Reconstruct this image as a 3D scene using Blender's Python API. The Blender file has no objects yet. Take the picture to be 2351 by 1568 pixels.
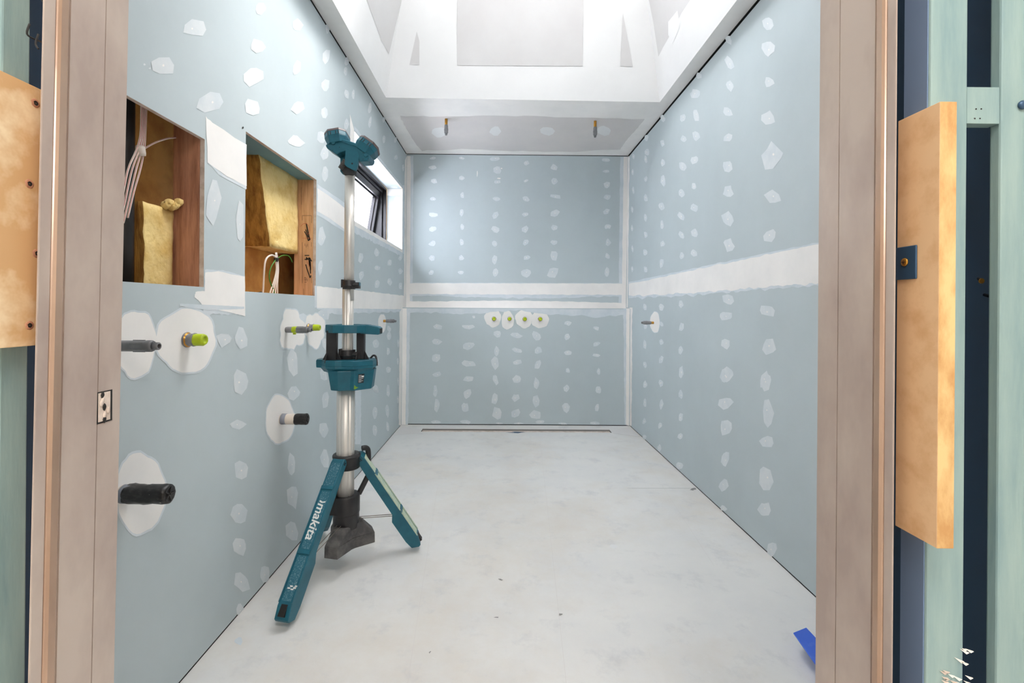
import bpy, bmesh, math, random
from mathutils import Vector, Matrix, noise
random.seed(7)
SC = bpy.context.scene; COL = SC.collection
PI = math.pi
# ------------------------------------------------------------------ camera
F, CX, CY = 1083.0, 1159.0, 706.2            # focal length and vanishing point in pixels of the 2351x1568 frame
CAMZ, YAW, ROLL = 1.024, 0.006353, 0.0074415
cyw, syw, cr, sr = math.cos(YAW), math.sin(YAW), math.cos(ROLL), math.sin(ROLL)
FWD = Vector((syw, cyw, 0))
RGT = Vector((cr*cyw, -cr*syw, sr)); UP = Vector((-sr*cyw, sr*syw, cr))
cam = bpy.data.cameras.new('camera'); camo = bpy.data.objects.new('camera', cam); COL.objects.link(camo)
camo.matrix_world = Matrix(((RGT.x, UP.x, -FWD.x, 0), (RGT.y, UP.y, -FWD.y, 0), (RGT.z, UP.z, -FWD.z, CAMZ), (0, 0, 0, 1)))
cam.sensor_width = 36; cam.lens = 36*F/2351; cam.clip_start = .01
cam.shift_x = (1175.5-CX)/2351; cam.shift_y = (CY-784)/2351
SC.camera = camo
# ------------------------------------------------------------------ light
w = bpy.data.worlds.new('sky'); SC.world = w; w.use_nodes = True
w.node_tree.nodes['Background'].inputs[0].default_value = (.95, .975, 1.0, 1)
# hazy sky, brighter low down on the window's side
_t = w.node_tree.nodes.new('ShaderNodeTexCoord'); _s = w.node_tree.nodes.new('ShaderNodeSeparateXYZ'); _r = w.node_tree.nodes.new('ShaderNodeMapRange')
w.node_tree.links.new(_t.outputs['Generated'], _s.inputs[0]); w.node_tree.links.new(_s.outputs[0], _r.inputs[0])
_r.inputs[1].default_value = -.62; _r.inputs[2].default_value = -.97; _r.inputs[3].default_value = 3.5; _r.inputs[4].default_value = 15.0
w.node_tree.links.new(_r.outputs[0], w.node_tree.nodes['Background'].inputs[1])
sun = bpy.data.lights.new('sun', 'SUN'); sun.energy = 1.7; sun.angle = math.radians(20); sun.color = (1, .98, .95)
suno = bpy.data.objects.new('sun', sun); COL.objects.link(suno)
suno.rotation_euler = Vector((-1.01, -.08, -1.6)).to_track_quat('-Z', 'Y').to_euler()
hl = bpy.data.lights.new('hall_ceiling_light', 'AREA'); hl.shape = 'RECTANGLE'; hl.size = .9; hl.size_y = .5; hl.energy = 10.5; hl.color = (1, .93, .85)
hlo = bpy.data.objects.new('hall_ceiling_light', hl); COL.objects.link(hlo); hlo.location = (.15, -.35, 2.34)
SC.view_settings.view_transform = 'Standard'; SC.view_settings.look = 'None'
SC.view_settings.gamma = 1; SC.view_settings.use_curve_mapping = False
SC.view_settings.exposure = 1.47
SC.cycles.max_bounces = 14; SC.cycles.diffuse_bounces = 8
# ------------------------------------------------------------------ helpers
O = Vector((0, 0, CAMZ))
def ray(px, py): return FWD + RGT*((px-CX)/F) + UP*((CY-py)/F)
def onX(x, px, py): d = ray(px, py); return O + d*(x/d.x)
def onY(y, px, py): d = ray(px, py); return O + d*(y/d.y)
def onZ(z, px, py): d = ray(px, py); return O + d*((z-CAMZ)/d.z)
def lin(c):
    return tuple(((v/255)/12.92 if v/255 <= .04045 else ((v/255+.055)/1.055)**2.4) for v in c)
def mat(name, rgb, rough=.6, metal=0.0, var=.0, scale=4, rgb2=None, bump=0.0, bscale=60, detail=6, spec=.5, lo=.4, hi=.65, stretch=None):
    m = bpy.data.materials.new(name); m.use_nodes = True; nt = m.node_tree; b = nt.nodes['Principled BSDF']
    c = lin(rgb) + (1,); b.inputs['Base Color'].default_value = c; b.inputs['Roughness'].default_value = rough
    b.inputs['Metallic'].default_value = metal; b.inputs['Specular IOR Level'].default_value = spec
    tc = nt.nodes.new('ShaderNodeTexCoord'); mp = nt.nodes.new('ShaderNodeMapping'); nt.links.new(tc.outputs['Object'], mp.inputs[0])
    if stretch: mp.inputs['Scale'].default_value = stretch
    if var or rgb2:
        n = nt.nodes.new('ShaderNodeTexNoise'); n.inputs['Scale'].default_value = scale; n.inputs['Detail'].default_value = detail; n.inputs['Roughness'].default_value = .62
        nt.links.new(mp.outputs[0], n.inputs['Vector'])
        r = nt.nodes.new('ShaderNodeValToRGB'); r.color_ramp.elements[0].position = lo; r.color_ramp.elements[1].position = hi
        c2 = lin(rgb2) + (1,) if rgb2 else tuple(v*(1-var) for v in c[:3]) + (1,)
        r.color_ramp.elements[0].color = c; r.color_ramp.elements[1].color = c2
        nt.links.new(n.outputs['Fac'], r.inputs[0]); nt.links.new(r.outputs[0], b.inputs['Base Color'])
    if bump:
        n2 = nt.nodes.new('ShaderNodeTexNoise'); n2.inputs['Scale'].default_value = bscale; n2.inputs['Detail'].default_value = 4
        nt.links.new(mp.outputs[0], n2.inputs['Vector'])
        bp = nt.nodes.new('ShaderNodeBump'); bp.inputs['Strength'].default_value = bump; bp.inputs['Distance'].default_value = .004
        nt.links.new(n2.outputs['Fac'], bp.inputs['Height']); nt.links.new(bp.outputs[0], b.inputs['Normal'])
    return m
M = {}
M['board'] = mat('blue_wallboard', (187, 197, 200), .75, rgb2=(180, 190, 193), scale=1.3, detail=10)
M['plaster'] = mat('joint_plaster', (240, 236, 232), .7, rgb2=(230, 227, 224), scale=3)
M['thin'] = mat('thin_plaster', (212, 217, 221), .7, rgb2=(199, 208, 213), scale=9)
M['dab'] = mat('screw_dab_plaster', (214, 218, 220), .7, rgb2=(202, 209, 213), scale=12)
M['white'] = mat('white_plaster', (224, 223, 222), .7, rgb2=(219, 218, 217), scale=2)
M['grey_paper'] = mat('grey_board_paper', (218, 214, 212), .75, rgb2=(212, 209, 207), scale=2)
M['well_grey'] = mat('well_board_paper', (202, 200, 199), .75, rgb2=(197, 194, 193), scale=2)
M['ceil_grey'] = mat('ceiling_board_paper', (212, 206, 203), .75, rgb2=(206, 201, 199), scale=3)
M['board_back'] = mat('teal_board_edge', (110, 150, 160), .7, rgb2=(100, 140, 152), scale=4)
M['core'] = mat('gypsum_core', (222, 208, 198), .9, rgb2=(195, 178, 165), scale=30)
M['dark'] = mat('gap_shade_black', (18, 18, 20), .9)  # near-black that paints the shade inside the wall gaps
M['navy'] = mat('navy_gap_shade', (8, 56, 88), .6, rgb2=(6, 44, 74), scale=3)  # shade of the frame cavity put into a navy colour
M['tan'] = mat('brown_building_paper', (226, 172, 96), .7, rgb2=(196, 138, 68), scale=9, bump=.5, bscale=14)
M['stud'] = mat('pine_stud', (220, 176, 134), .7, rgb2=(196, 148, 106), scale=6, stretch=(14, 14, 1.2), bump=.15, bscale=20)
M['red_stud'] = mat('red_brown_stud', (192, 138, 108), .7, rgb2=(156, 104, 80), scale=7, stretch=(10, 10, 1.0), bump=.2, bscale=20)
M['batt'] = mat('insulation_face', (232, 205, 140), .95, rgb2=(205, 165, 85), scale=14, bump=1.0, bscale=60, lo=.45, hi=.75)
M['batt_edge'] = mat('insulation_edge', (186, 138, 66), .95, rgb2=(130, 88, 34), scale=10, stretch=(5, 5, .8), bump=1.0, bscale=30)
M['treated'] = mat('treated_timber', (146, 170, 168), .6, rgb2=(122, 150, 154), scale=5, stretch=(6, 6, .8), bump=.1, bscale=30)
M['chip'] = mat('particleboard', (226, 188, 146), .75, rgb2=(204, 158, 112), scale=34, detail=8, lo=.46, hi=.78)
M['chip_edge'] = mat('particleboard_edge', (224, 190, 134), .8, rgb2=(192, 146, 92), scale=40, stretch=(1, 1, .4))
M['ply'] = mat('plywood_packer', (210, 168, 120), .75, rgb2=(246, 226, 190), scale=6, lo=.5, hi=.62)
M['jamb'] = mat('mill_metal', (194, 180, 170), .42, .12, rgb2=(172, 156, 148), scale=9, detail=5, stretch=(1, 1, .5), bump=.04, bscale=30)
M['jamb2'] = mat('mill_metal_bead', (196, 168, 148), .24, .55, rgb2=(170, 140, 120), scale=6, stretch=(1, 1, .3))
M['jamb_dark'] = mat('metal_groove', (120, 105, 96), .5, .2)
M['alu'] = mat('brushed_aluminium', (222, 218, 212), .42, .6, bump=.0)
M['teal'] = mat('teal_plastic', (24, 98, 116), .42, rgb2=(20, 88, 106), scale=20, bump=.05, bscale=300)
M['teal_rough'] = mat('scuffed_teal_plastic', (38, 98, 116), .65, rgb2=(116, 150, 158), scale=230, detail=3, lo=.50, hi=.72)
M['teal_dust'] = mat('dusty_pale_plastic', (196, 205, 178), .7, rgb2=(168, 186, 170), scale=40)
M['black'] = mat('black_plastic', (34, 33, 35), .42, rgb2=(44, 42, 43), scale=20)
M['rubber'] = mat('dusty_black_rubber', (66, 64, 65), .7, rgb2=(98, 95, 92), scale=24, bump=.1, bscale=200)
M['bezel'] = mat('lamp_bezel', (98, 84, 84), .5, rgb2=(84, 72, 70), scale=30)
M['lens'] = mat('lamp_lens', (225, 225, 220), .2)
M['wire'] = mat('steel_wire', (150, 140, 128), .4, .6)
M['lime'] = mat('lime_plastic', (188, 206, 22), .4, rgb2=(170, 190, 16), scale=30)
M['greypipe'] = mat('grey_fitting', (138, 138, 140), .38, rgb2=(112, 112, 114), scale=20)
M['greydark'] = mat('grey_fitting_inside', (62, 60, 62), .6)
M['brass'] = mat('brass', (196, 142, 62), .3, .8)
M['pvc'] = mat('cream_pvc', (228, 216, 203), .4)
M['primer'] = mat('grey_glue', (140, 144, 154), .6)
M['tape'] = mat('black_tape', (32, 31, 31), .38, rgb2=(66, 63, 62), scale=50, stretch=(1, 2, 2), lo=.5, hi=.7)
M['cable'] = mat('white_cable', (224, 212, 202), .45)
M['red'] = mat('red_stripe', (205, 50, 62), .5)
M['green'] = mat('green_sleeve', (62, 128, 44), .5)
M['yellow'] = mat('yellow_sleeve', (205, 196, 40), .5)
M['fluff'] = mat('grey_fluff', (120, 118, 112), .95, rgb2=(80, 76, 70), scale=60, bump=1, bscale=90)
M['blackframe'] = mat('black_window_frame', (30, 28, 32), .38, .2)
M['blue'] = mat('blue_plastic', (62, 104, 214), .42, rgb2=(110, 140, 222), scale=18, lo=.6, hi=.8)
M['bluegrey'] = mat('blue_grey_side_shade', (112, 134, 166), .5)  # painted shade for the stud's side face
M['bluemetal'] = mat('dark_blue_metal', (52, 82, 112), .4, .3)
M['ink'] = mat('black_ink', (26, 24, 24), .6)
M['redink'] = mat('red_ink', (180, 52, 40), .6)
M['letters'] = mat('white_lettering', (226, 226, 222), .5)
M['label'] = mat('rating_label', (30, 36, 42), .4)
M['limespray'] = mat('lime_overspray', (110, 150, 40), .5)
M['seam'] = mat('floor_seam', (134, 132, 130), .8)
M['hall'] = mat('hall_plaster', (232, 228, 222), .8)
# glass
g = bpy.data.materials.new('obscure_glass'); g.use_nodes = True; nt = g.node_tree
for n in list(nt.nodes): nt.nodes.remove(n)
out = nt.nodes.new('ShaderNodeOutputMaterial'); mx = nt.nodes.new('ShaderNodeMixShader'); tl = nt.nodes.new('ShaderNodeBsdfTranslucent'); tp = nt.nodes.new('ShaderNodeBsdfGlossy')
tl.inputs[0].default_value = (.95, .96, 1, 1); tp.inputs['Roughness'].default_value = .25
nz = nt.nodes.new('ShaderNodeTexNoise'); nz.inputs['Scale'].default_value = 90; bp = nt.nodes.new('ShaderNodeBump'); bp.inputs['Strength'].default_value = .5
nt.links.new(nz.outputs[0], bp.inputs['Height']); nt.links.new(bp.outputs[0], tl.inputs['Normal'])
mx.inputs[0].default_value = .08; nt.links.new(tl.outputs[0], mx.inputs[1]); nt.links.new(tp.outputs[0], mx.inputs[2]); nt.links.new(mx.outputs[0], out.inputs[0])
M['glass'] = g
# floor material: pale screed with warm smears and grey scuffs
def floor_mat():
    m = mat('pale_floor_sheet', (222, 220, 217), .72, rgb2=(214, 213, 212), scale=3.0, detail=12, lo=.42, hi=.7, bump=.06, bscale=90)
    nt = m.node_tree; b = nt.nodes['Principled BSDF']; src = b.inputs['Base Color'].links[0].from_socket
    tc = nt.nodes.new('ShaderNodeTexCoord')
    cur = src
    for sc_, col, lo, hi, dt in ((1.5, (208, 196, 181), .46, .68, 9), (7, (188, 188, 191), .54, .70, 14), (55, (166, 163, 158), .70, .76, 5), (19, (232, 231, 230), .62, .74, 12)):
        n = nt.nodes.new('ShaderNodeTexNoise'); n.inputs['Scale'].default_value = sc_; n.inputs['Detail'].default_value = dt; n.inputs['Roughness'].default_value = .7
        mp = nt.nodes.new('ShaderNodeMapping'); mp.inputs['Location'].default_value = (sc_*3.1, 2, sc_); nt.links.new(tc.outputs['Object'], mp.inputs[0]); nt.links.new(mp.outputs[0], n.inputs['Vector'])
        r = nt.nodes.new('ShaderNodeMapRange'); r.inputs[1].default_value = lo; r.inputs[2].default_value = hi; r.inputs[4].default_value = .5
        nt.links.new(n.outputs['Fac'], r.inputs[0])
        x = nt.nodes.new('ShaderNodeMix'); x.data_type = 'RGBA'; x.inputs[7].default_value = lin(col) + (1,)
        nt.links.new(r.outputs[0], x.inputs[0]); nt.links.new(cur, x.inputs[6]); cur = x.outputs[2]
    nt.links.new(cur, b.inputs['Base Color'])
    return m
M['floor'] = floor_mat()

class MB:
    """collects shapes with material slots, built as ONE mesh object"""
    def __init__(s): s.bm = bmesh.new(); s.mats = []
    def mi(s, m):
        if m not in s.mats: s.mats.append(m)
        return s.mats.index(m)
    def face(s, pts, m):
        vs = [s.bm.verts.new(p) for p in pts]
        f = s.bm.faces.new(vs); f.material_index = s.mi(m); return f
    def box(s, x0, x1, y0, y1, z0, z1, m, T=None):
        P = [Vector((x, y, z)) for z in (z0, z1) for y in (y0, y1) for x in (x0, x1)]
        if T: P = [T @ p for p in P]
        v = [s.bm.verts.new(p) for p in P]
        for q in ((0, 2, 3, 1), (4, 5, 7, 6), (0, 1, 5, 4), (2, 6, 7, 3), (0, 4, 6, 2), (1, 3, 7, 5)):
            f = s.bm.faces.new([v[i] for i in q]); f.material_index = s.mi(m)
    def lathe(s, prof, T, m, n=28, cap=True, wob=0.0, flute=None, mats=None):
        rings = []
        for k, (r, h) in enumerate(prof):
            ring = []
            for i in range(n):
                a = 2*PI*i/n; rr = r
                if flute: rr -= flute(a)
                if wob: rr += wob*noise.noise(Vector((math.cos(a)*2.1, math.sin(a)*2.1, h*60)))
                ring.append(s.bm.verts.new(T @ Vector((rr*math.cos(a), rr*math.sin(a), h))))
            rings.append(ring)
        for k in range(len(rings)-1):
            for i in range(n):
                f = s.bm.faces.new([rings[k][i], rings[k][(i+1) % n], rings[k+1][(i+1) % n], rings[k+1][i]])
                f.material_index = s.mi(mats[k] if mats else m); f.smooth = True
        if cap:
            f = s.bm.faces.new(rings[0][::-1]); f.material_index = s.mi(mats[0] if mats else m)
            f = s.bm.faces.new(rings[-1]); f.material_index = s.mi(mats[-1] if mats else m)
    def prism(s, outline, d0, d1, m, T=None, m2=None):
        """outline = 2D points (u,v); placed at (u, d, v)"""
        a = [Vector((u, d0, v)) for u, v in outline]; b = [Vector((u, d1, v)) for u, v in outline]
        if T: a = [T @ p for p in a]; b = [T @ p for p in b]
        va = [s.bm.verts.new(p) for p in a]; vb = [s.bm.verts.new(p) for p in b]
        f = s.bm.faces.new(va); f.material_index = s.mi(m)
        f = s.bm.faces.new(vb[::-1]); f.material_index = s.mi(m)
        n = len(va)
        for i in range(n):
            f = s.bm.faces.new([va[i], vb[i], vb[(i+1) % n], va[(i+1) % n]]); f.material_index = s.mi(m2 or m)
    def loft(s, o0, z0, o1, z1, m, T=None):
        """two horizontal outlines with the same count"""
        a = [Vector((x, y, z0)) for x, y in o0]; b = [Vector((x, y, z1)) for x, y in o1]
        if T: a = [T @ p for p in a]; b = [T @ p for p in b]
        va = [s.bm.verts.new(p) for p in a]; vb = [s.bm.verts.new(p) for p in b]
        for q in (va, vb[::-1]):
            f = s.bm.faces.new(q); f.material_index = s.mi(m)
        n = len(va)
        for i in range(n):
            f = s.bm.faces.new([va[i], vb[i], vb[(i+1) % n], va[(i+1) % n]]); f.material_index = s.mi(m)
    def tube(s, pts, r, m, n=10, cap=True, smooth=3):
        pts = [Vector(p) for p in pts]
        if smooth:                                  # Catmull-Rom
            q = []
            for i in range(len(pts)-1):
                p0 = pts[max(i-1, 0)]; p1 = pts[i]; p2 = pts[i+1]; p3 = pts[min(i+2, len(pts)-1)]
                for k in range(smooth+1):
                    t = k/(smooth+1)
                    q.append(.5*((2*p1)+(p2-p0)*t+(2*p0-5*p1+4*p2-p3)*t*t+(-p0+3*p1-3*p2+p3)*t**3))
            q.append(pts[-1]); pts = q
        rings = []; up = None
        for i, p in enumerate(pts):
            d = (pts[min(i+1, len(pts)-1)]-pts[max(i-1, 0)]).normalized()
            if up is None: up = d.orthogonal().normalized()
            up = (up-d*up.dot(d)).normalized(); sd = d.cross(up)
            rings.append([s.bm.verts.new(p+(up*math.cos(2*PI*k/n)+sd*math.sin(2*PI*k/n))*r) for k in range(n)])
        for a, b in zip(rings, rings[1:]):
            for k in range(n):
                f = s.bm.faces.new([a[k], a[(k+1) % n], b[(k+1) % n], b[k]]); f.material_index = s.mi(m); f.smooth = True
        if cap:
            for q in (rings[0][::-1], rings[-1]):
                f = s.bm.faces.new(q); f.material_index = s.mi(m)
    def build(s, name, parent=None, bevel=0, loc=None, fixn=True):
        if fixn: bmesh.ops.recalc_face_normals(s.bm, faces=s.bm.faces[:])
        if loc is not None: bmesh.ops.translate(s.bm, verts=s.bm.verts[:], vec=-Vector(loc))
        me = bpy.data.meshes.new(name); s.bm.to_mesh(me); s.bm.free()
        for m in s.mats: me.materials.append(M[m])
        o = bpy.data.objects.new(name, me); COL.objects.link(o)
        if loc is not None: o.location = loc
        if parent: o.parent = parent
        if bevel:
            b = o.modifiers.new('bevel', 'BEVEL'); b.width = bevel; b.segments = 2; b.limit_method = 'ANGLE'; b.angle_limit = math.radians(35)
        return o
def tag(o, label=None, cat=None, group=None, kind=None):
    if label: o['label'] = label
    if cat: o['category'] = cat
    if group: o['group'] = group
    if kind: o['kind'] = kind
    return o
def empty(name, loc=(0, 0, 0), label=None, cat=None, group=None):
    o = bpy.data.objects.new(name, None); o.location = loc; o.empty_display_size = .05; COL.objects.link(o)
    return tag(o, label, cat, group)
def struct(o): o['kind'] = 'structure'; return o
def text_mesh(body, size, T, m, name, parent, shear=0., offset=0., ext=.0004, spacing=1.):
    cu = bpy.data.curves.new(name, 'FONT'); cu.body = body; cu.size = size; cu.shear = shear; cu.offset = offset; cu.extrude = ext; cu.resolution_u = 4; cu.space_character = spacing
    cu.align_x = 'CENTER'; cu.align_y = 'CENTER'
    t = bpy.data.objects.new(name+'_curve', cu); COL.objects.link(t)
    bpy.context.view_layer.update()
    me = bpy.data.meshes.new_from_object(t.evaluated_get(bpy.context.evaluated_depsgraph_get()))
    bpy.data.objects.remove(t); me.transform(T); me.materials.clear(); me.materials.append(M[m]); me.name = name
    o = bpy.data.objects.new(name, me); COL.objects.link(o)
    if parent: o.parent = parent
    return o
# ------------------------------------------------------------------ room dimensions (metres)
XL, XR, YLOW, YUP, ZC = -.8647, 1.1248, 4.1107, 4.2404, 2.4
LEDGE = 1.020; YF = .58; BT = .013
# plaster marks on a wall: everything stays in the wall's own mesh, a hair proud of the board
class Wall:
    def __init__(s, mb, plane, val, nrm):
        s.mb, s.plane, s.val, s.n = mb, plane, val, Vector(nrm); s.k = 0
    def at(s, px, py):
        return {'x': onX, 'y': onY, 'z': onZ}[s.plane](s.val, px, py)
    def poly(s, pts3, m, off):
        s.k += 1
        o = off + (s.k % 23)*.000012
        s.mb.face([p+s.n*o for p in pts3], m)
    def dab(s, px, py, w, h, m='dab', dot=True, jag=.16, n=10, rot=None, off=.0006):
        ph = random.random()*6; rot = random.uniform(-.35, .35) if rot is None else rot
        sx, sy = random.uniform(.92, 1.08), random.uniform(.92, 1.08); pts = []
        n = random.choice((7, 8, 9)); jag *= 1.35
        for i in range(n):
            a = 2*PI*(i+random.uniform(-.28, .28))/n
            r = 1+jag*.6*math.sin(2*a+ph)+random.uniform(-jag, jag)
            u, v = r*math.cos(a)*w/2*sx, r*math.sin(a)*h/2*sy
            c, q = math.cos(rot), math.sin(rot)
            pts.append(s.at(px+u*c-v*q*min(1, w/h), py+u*q*min(1, h/w)+v*c))
        s.poly(pts, m, off)
        if dot:
            d = max(1.0, min(w, h)*.05); cx, cy = px+random.uniform(-.1, .1)*w, py+random.uniform(-.1, .1)*h
            s.poly([s.at(cx+d*math.cos(t*PI/3), cy+1.2*d*math.sin(t*PI/3)) for t in range(6)], 'plaster', off+.0004)
    def blob(s, px, py, w, h, m='plaster', jag=.035, n=40, off=.0009, ring=True):
        ph, p2 = random.random()*6, random.random()*6; pts = []; big = []
        for i in range(n):
            a = 2*PI*i/n; r = 1+jag*math.sin(3*a+ph)+jag*math.sin(7*a+p2)*.6+random.uniform(-jag, jag)*.5
            pts.append(s.at(px+r*math.cos(a)*w/2, py+r*math.sin(a)*h/2)); r *= 1.06
            big.append(s.at(px+r*math.cos(a)*w/2, py+r*math.sin(a)*h/2))
        if ring: s.poly(big, 'thin', off-.0002)
        s.poly(pts, m, off)
    def pxpoly(s, pts, m='plaster', off=.0008, jit=0, sub=1):
        q = []
        for i in range(len(pts)):
            a, b = pts[i], pts[(i+1) % len(pts)]
            for k in range(sub):
                t = k/sub
                q.append((a[0]+(b[0]-a[0])*t+random.uniform(-jit, jit), a[1]+(b[1]-a[1])*t+random.uniform(-jit, jit)))
        s.poly([s.at(*p) for p in q], m, off)
    def band(s, top, bot, m='plaster', off=.0007, jit=2.0, seg=60, jitb=None):
        """top/bot polylines in pixels, same x order"""
        jitb = jit if jitb is None else jitb
        def ev(pl, t):
            x0, x1 = pl[0][0], pl[-1][0]; x = x0+(x1-x0)*t
            for a, b in zip(pl, pl[1:]):
                if min(a[0], b[0])-1e-6 <= x <= max(a[0], b[0])+1e-6:
                    return x, a[1]+(b[1]-a[1])*(x-a[0])/(b[0]-a[0])
            return pl[-1]
        sd = random.random()*99; prev = None
        for k in range(seg+1):
            t = k/seg; a = ev(top, t); b = ev(bot, t)
            a = (a[0], a[1]+jit*noise.noise(Vector((t*30, sd, 0)))*1.6); b = (b[0], b[1]+jitb*noise.noise(Vector((t*36, sd, 9)))*1.8)
            cur = (s.at(*a)+s.n*off, s.at(*b)+s.n*off)
            if prev: s.mb.face([prev[0], cur[0], cur[1], prev[1]], m)
            prev = cur
    def vband(s, left, right, m='plaster', off=.0007, jit=1.2, seg=50):
        """left/right = ((x,y0),(x,y1)) near-vertical strip"""
        sd = random.random()*99; prev = None
        for k in range(seg+1):
            t = k/seg
            L = (left[0][0]+(left[1][0]-left[0][0])*t, left[0][1]+(left[1][1]-left[0][1])*t)
            R = (right[0][0]+(right[1][0]-right[0][0])*t, right[0][1]+(right[1][1]-right[0][1])*t)
            jl, jr = (jit if isinstance(jit, tuple) else (jit, jit))
            L = (L[0]+jl*noise.noise(Vector((t*20, sd, 0)))*1.6, L[1]); R = (R[0]+jr*noise.noise(Vector((t*20, sd, 5)))*1.6, R[1])
            cur = (s.at(*L)+s.n*off, s.at(*R)+s.n*off)
            if prev: s.mb.face([prev[0], cur[0], cur[1], prev[1]], m)
            prev = cur
def crop(ox, oy, sc, lst): return [(ox+a/sc, oy+b/sc, c/sc, d/sc) for a, b, c, d in lst]
def holed(mb, axis, val, u0, u1, v0, v1, holes, m, thick, rm):
    """rectangle with rectangular holes in plane x=val (u=y, v=z) or z=val; thick = signed depth of the reveals"""
    P = (lambda u, v, d=0: Vector((val+d, u, v))) if axis == 'x' else ((lambda u, v, d=0: Vector((u, v, val+d))) if axis == 'z' else (lambda u, v, d=0: Vector((u, val+d, v))))
    us = sorted({u0, u1} | {h[0] for h in holes} | {h[1] for h in holes}); vs = sorted({v0, v1} | {h[2] for h in holes} | {h[3] for h in holes})
    for a, b in zip(us, us[1:]):
        for c, d in zip(vs, vs[1:]):
            mu, mv = (a+b)/2, (c+d)/2
            if any(h[0] < mu < h[1] and h[2] < mv < h[3] for h in holes): continue
            for t in ((0, thick) if thick else (0,)):
                mb.face([P(a, c, t), P(b, c, t), P(b, d, t), P(a, d, t)], m)
    if thick:
        for (a, b, c, d) in holes + [(u0, u1, v0, v1)]:
            for q in (((a, c), (b, c)), ((b, c), (b, d)), ((b, d), (a, d)), ((a, d), (a, c))):
                mb.face([P(*q[0]), P(*q[1]), P(*q[1], thick), P(*q[0], thick)], rm)
# ------------------------------------------------------------------ left wall
n1 = (1.0, onX(XL, 468, 600).y, 1.077, 1.505)
n2 = (onX(XL, 563, 500).y, onX(XL, 726, 500).y, 1.072, 1.610)
wy0, wy1 = onX(XL, 812.5, 400).y, onX(XL, 924, 500).y
wz0, wz1 = onX(XL, 924, 574).z, onX(XL, 924, 433).z
WIN = (wy0, wy1, wz0, wz1)
mb = MB()
holed(mb, 'x', XL, YF, YUP, .0055, ZC-.012, [n1, n2, WIN], 'board', -BT, 'core')
W = Wall(mb, 'x', XL, (1, 0, 0))
L_ = [(446,65,62,40),(375,152,58,49),(485,232,66,50),(598,21,23,33),(592,105,31,33),(583,176,48,45),(580,248,44,40),(683,57,20,31),(680,157,20,31),(683,247,31,31),(680,325,33,27),(749,130,16,36),(746,196,18,31),(744,259,16,27),(738,315,22,29),(752,65,13,25),
 (796,140,10,20),(793,163,10,22),(796,216,12,24),(811,217,9,20),(795,285,10,30),(849,248,8,23),(849,281,8,25),(881,319,8,18),(908,321,6,14),(881,275,7,14),(908.6,361.6,8,14),(926,385,5,18),
 (745,352,21,34),(746,400,17,35),(738,544,15,50),(736,612,11,40),(828,592,14,21),(829,632,11,24),(865,580,15,17),(894,603,11,14),(866,615,13,12),(865,652,13,17),(894,647,11,17),(919,592,9,13),(919,623,9,16),(919,656,9,17),
 (489,465,33,120),(550,505,20,110),(513,779,38,32),(552,780,36,48),(551,878,41,56),(547,974,38,23),(553,1079,35,47),(547,1180,36,48),(551,1254,34,34),(673,832,26,78),(673,901,28,32),(669,1067,17,55),(671,1141,24,63),(669,1220,24,50),(746,789,16,34),(743,860,17,30),(746,917,18,43),(743,986,18,40),(745,1055,20,50),
 (607,1318,22,38),(555,1337,32,50),(552,1404,18,34),(744,723,24,26),(863,790,12,22),(893,755,10,14),(893,771,10,16),(891,806,9,16),(892,848,11,16),(867,830,6,20),(863,893,13,22),(891,898,10,26),(861,947,11,31),(889,944,8,31),(861,988,11,26),(890,978,7,22),(914,788,3.5,20),(913,829,3.5,18),(914,876,3.5,20),(913,917,3.5,20)]
for (x, y, a, b) in L_:
    up_ = y < 420 and x > 560
    W.dab(x, y, a, b, rot=(.25 if up_ else (-.2 if y > 750 else 0)), jag=.14)
W.pxpoly([(471,267),(487,282),(565,332),(565,427),(520,405),(476,372)], 'plaster', .0008, 1, 3)
W.pxpoly([(476,372),(520,405),(565,427),(565,436),(500,400)], 'thin', .0006, 1, 2)
W.pxpoly([(728,422),(760,444),(812,481),(812,549),(770,518),(728,493)], 'thin', .0006, 1, 3)
W.pxpoly([(728,432),(760,454),(812,492),(812,540),(770,510),(728,485)], 'plaster', .0009, 1, 3)
W.band([(812,506),(924,574)], [(812,534),(870,562),(924,592)], 'thin', .0007, .3, 40, 3)
W.band([(812,506),(924,574)], [(812,517),(924,580)], 'plaster', .0010, .2, 30, .8)
W.band([(813,289),(860,347),(924,426)], [(813,297),(924,433)], 'thin', .0007, 1.5, 30, 0)
W.vband([(924.3,425),(924.3,583)], [(928,425),(928,583)], 'thin', .0009, .5)
W.vband([(803,262),(806,560)], [(812.5,297),(812.5,500)], 'plaster', .0009, .5)
W.band([(727,657),(830,667),(927,679)], [(727,707),(830,708.5),(927,710)], 'plaster', .0009, 1.5, 40, .3)
W.band([(727,707),(927,710)], [(727,709),(770,722),(830,718),(927,716)], 'thin', .0007, .2, 40, 3)
W.band([(470,618),(520,622),(562,634)], [(466,722),(560,722)], 'thin', .0006, 1, 20, 3)
W.pxpoly([(470,626),(500,623),(562,636),(562,726),(520,716),(466,703),(456,690),(446,682),(448,670),(470,668)], 'plaster', .0009, .8, 4)
W.band([(412,697),(480,700),(560,704)], [(412,704),(480,712),(560,709)], 'thin', .0011, .8, 24, 2)
W.band([(722,656),(727,656)], [(722,706),(727,706)], 'thin', .0008, .5, 3)
W.blob(427, 782, 136, 146); W.blob(308, 788, 102, 150, jag=.05); W.blob(322, 1132, 112, 184); W.blob(642, 963, 66, 110)
W.blob(670, 757, 56, 92, jag=.10); W.blob(722, 757, 46, 78, jag=.08); W.blob(877, 742, 18, 42)
W.dab(688, 742, 30, 56, 'thin', False); W.vband([(816,893),(815,1020)], [(829,893),(828,1020)], 'thin', .0006, 1.2)
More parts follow.
